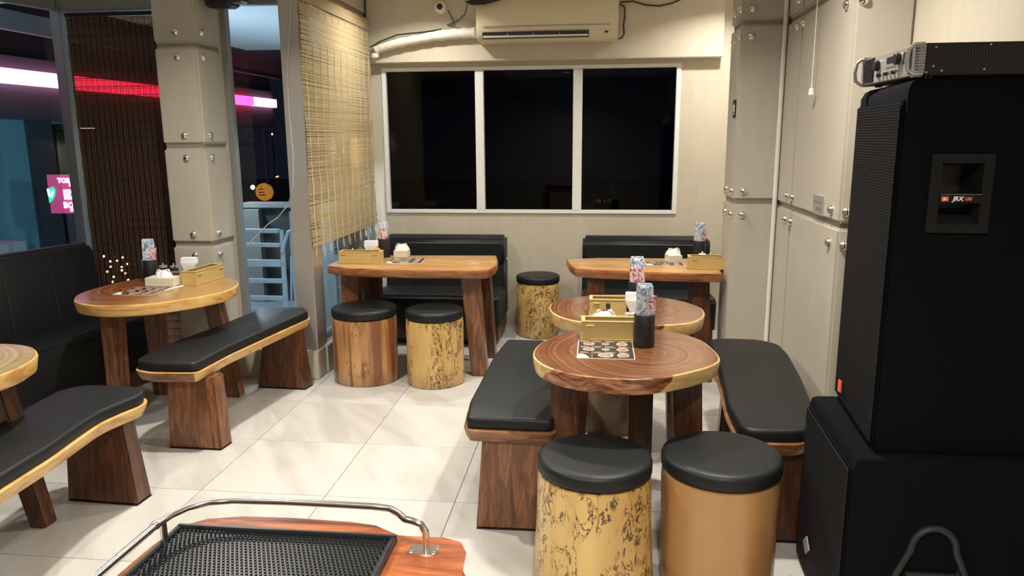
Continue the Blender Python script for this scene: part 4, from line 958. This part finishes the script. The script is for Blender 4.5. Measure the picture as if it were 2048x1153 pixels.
for w_, x, z, sz in (('TORN', .03, 2.70, .085), ('DE', .10, 2.645, .055), ('ISN', .05, 2.545, .105), ('MELKA', .06, 2.480, .055), ('BOO', .07, 2.385, .105), ('PHO', .10, 2.325, .055)):
    lettering('sign_word', w_, sz, M['sign_text'], sg, (x, -.012, z), (PI / 2, -.0, 0), .004, 0, .003)
lf = MB(); LP = [(-.235, 2.42), (-.20, 2.44), (-.16, 2.50), (-.135, 2.58), (-.16, 2.625), (-.20, 2.61), (-.235, 2.52)]
n_ = len(LP); lf.v = [(x, -.022, z) for x, z in LP] + [(x, -.004, z) for x, z in LP]; lf.face(range(n_)); lf.face(range(n_, 2 * n_)[::-1])
for k in range(n_): lf.face((k, k + n_, (k + 1) % n_ + n_, (k + 1) % n_))
lf.build('leaf_emblem', M['sign_green'], sg)
MB().tube([(-.225, -.03, 2.60), (-.215, -.03, 2.51), (-.19, -.03, 2.495), (-.155, -.03, 2.57)], .012, 6).build('leaf_stroke', M['sign_text'], sg)
os_ = thing('orange_sign', 'round orange sign half lit in the night beyond the narrow glass', 'sign', (-6.42, 14.0, -1.6))
MB().lathe([(.17, -.03), (.17, .03)], 24, (.0, 0, 2.205), '-y').build('sign_face', M['sign_orange'], os_)
MB().box(.05, .10, -.02, .02, 0, 3.4).build('post', M['navy'], os_)
for k, z in enumerate((2.14, 2.19, 2.25)): MB().box(-.10, .03 - k * .02, -.040, -.031, z, z + .018).build('dark_bar', M['navy'], os_)
pp = thing('parapet', 'dark balcony parapet with pale cap outside the narrow glass', 'parapet', (-2.9, 7.25, -.02))
MB().box(-.62, .95, -.05, .05, 0, .955).build('wall', M['parapet'], pp); MB().box(-.64, .97, -.09, .09, .955, 1.0).build('cap', M['grey_metal'], pp)
MB().box(-.60, -.44, -.14, -.05, 0, .94).build('side_panel', M['grey_metal'], pp)
MB().box(-.30, -.22, -.07, -.05, .25, .33).build('socket', M['navy'], pp)
ld = thing('step_ladder', 'pale blue folded step ladder outside the narrow glass', 'ladder', (-3.05, 6.6, -.02))
for z, hh in ((.755, .035), (.625, .032), (.440, .060), (.285, .035), (.120, .035), (-.0, .03)):
    MB().box(-.26, .14, -.03, .03, z + .02, z + .02 + hh).build('rung', M['film'], ld, bevel=.003)
for x in (-.27, .155): MB().hexa([(x - .022, -.012), (x + .022, -.012), (x + .022, .012), (x - .022, .012)], 0, [(x - .010, -.012), (x + .022, -.012), (x + .022, .012), (x - .010, .012)], .80).build('rail', M['film'], ld)
MB().tube([(.165, -.03, .60), (.20, -.03, .70), (.235, -.03, .79), (.27, -.03, .80)], .016, 8).build('hinge_arm', M['film'], ld)
for x in (.235, .265): MB().hexa([(x - .015, .04), (x + .012, .04), (x + .012, .06), (x - .015, .06)], 0, [(x - .012, .02), (x + .012, .02), (x + .012, .04), (x - .012, .04)], .80).build('back_leg', M['film'], ld)
MB().tube([(.20, .01, 0), (.235, .0, .55)], .010, 6).build('brace', M['film'], ld)
fp = thing('wrapped_sheet_stack', 'blue film wrapped sheets with printed strip outside the side glass', 'sheets', (-2.13, 5.5, -.02))
MB().box(-.03, .0, -.42, .37, 0, 1.12).build('sheet', M['film'], fp)
MB().box(-.045, -.006, .46, .60, 0, 1.12).build('edge_profile', M['grey_metal'], fp)
MB().box(.001, .004, .31, .46, 0, 1.12).build('printed_strip', M['film'], fp)
for k, z in enumerate((.86, .36)):
    o = lettering('film_lettering', 'JEALUMSTH BY', .054, M['navy'], fp, (.0055, .385, z), (0, PI / 2, 0), .0005)
    o.scale = (.95, 1.7, 1)
MB().box(-.06, -.02, .62, 1.3, 0, 1.12).build('grey_sheet', M['parapet'], fp)
bl = thing('added_lamp_hood', 'made-up hood over the fill light added behind the bamboo blind', 'lamp', (-1.965, 5.57, 1.68))  # added hood for the fill light on the wrapped sheets
MB().box(-.16, 0, -.03, .22, 0, .02).build('hood', M['navy'], bl)
tag(MB().tube([(-2.05, 6.02, -.02), (-2.05, 5.98, .4), (-2.05, 5.93, .75)], .008, 6).build('stay_rod', M['navy']), 'dark slanted rod outside the side glass', 'rod')
wl = thing('warm_reflection', 'glowing dots standing in for a warm reflection in the glass behind the dark blind', 'lights', (-3.70, 5.35, -.02)); random.seed(12)  # emissive dots imitate a warm reflection in the glass
MB().tube([(0, .0, 0), (.0, 0, .75)], .012, 6).build('stem', M['navy'], wl)
for k in range(26):
    a = k * 2.4; zz = .36 + .40 * (k / 26); r_ = .05 + .06 * random.random()
    MB().lathe([(.002, -.009), (.008, -.004), (.008, .004), (.002, .009)], 6, (r_ * math.cos(a) + .02, r_ * .5 * math.sin(a), zz)).build('reflection_dot', M['warm_dot'], wl)
for i, (x, z, c, r_) in enumerate(((-13.6, .109, 'city_w', .05), (-14.44, -.365, 'city_w', .09), (-14.02, -.28, 'city_o', .05), (-14.13, -.55, 'city_w', .04), (-12.7, -.817, 'city_w', .05), (-12.9, -1.0, 'city_w', .05), (-14.31, 1.836, 'city_w', .035), (-14.35, -.035, 'city_o', .03), (-14.62, -.076, 'city_o', .03))):
    p_ = thing('street_lamp', 'distant street lamp seen through the narrow glass', 'lamp', (x, 30 + i * .4, -1.6), group='distant street lamps')
    MB().tube([(0, 0, 0), (0, 0, z + 1.6 - r_ * .5)], .03, 5).build('pole', M['navy'], p_)
    MB().lathe([(r_ * .4, -r_), (r_, -r_ * .4), (r_, r_ * .4), (r_ * .4, r_)], 8, (0, -.02, z + 1.6)).build('lamp_head', M[c], p_)
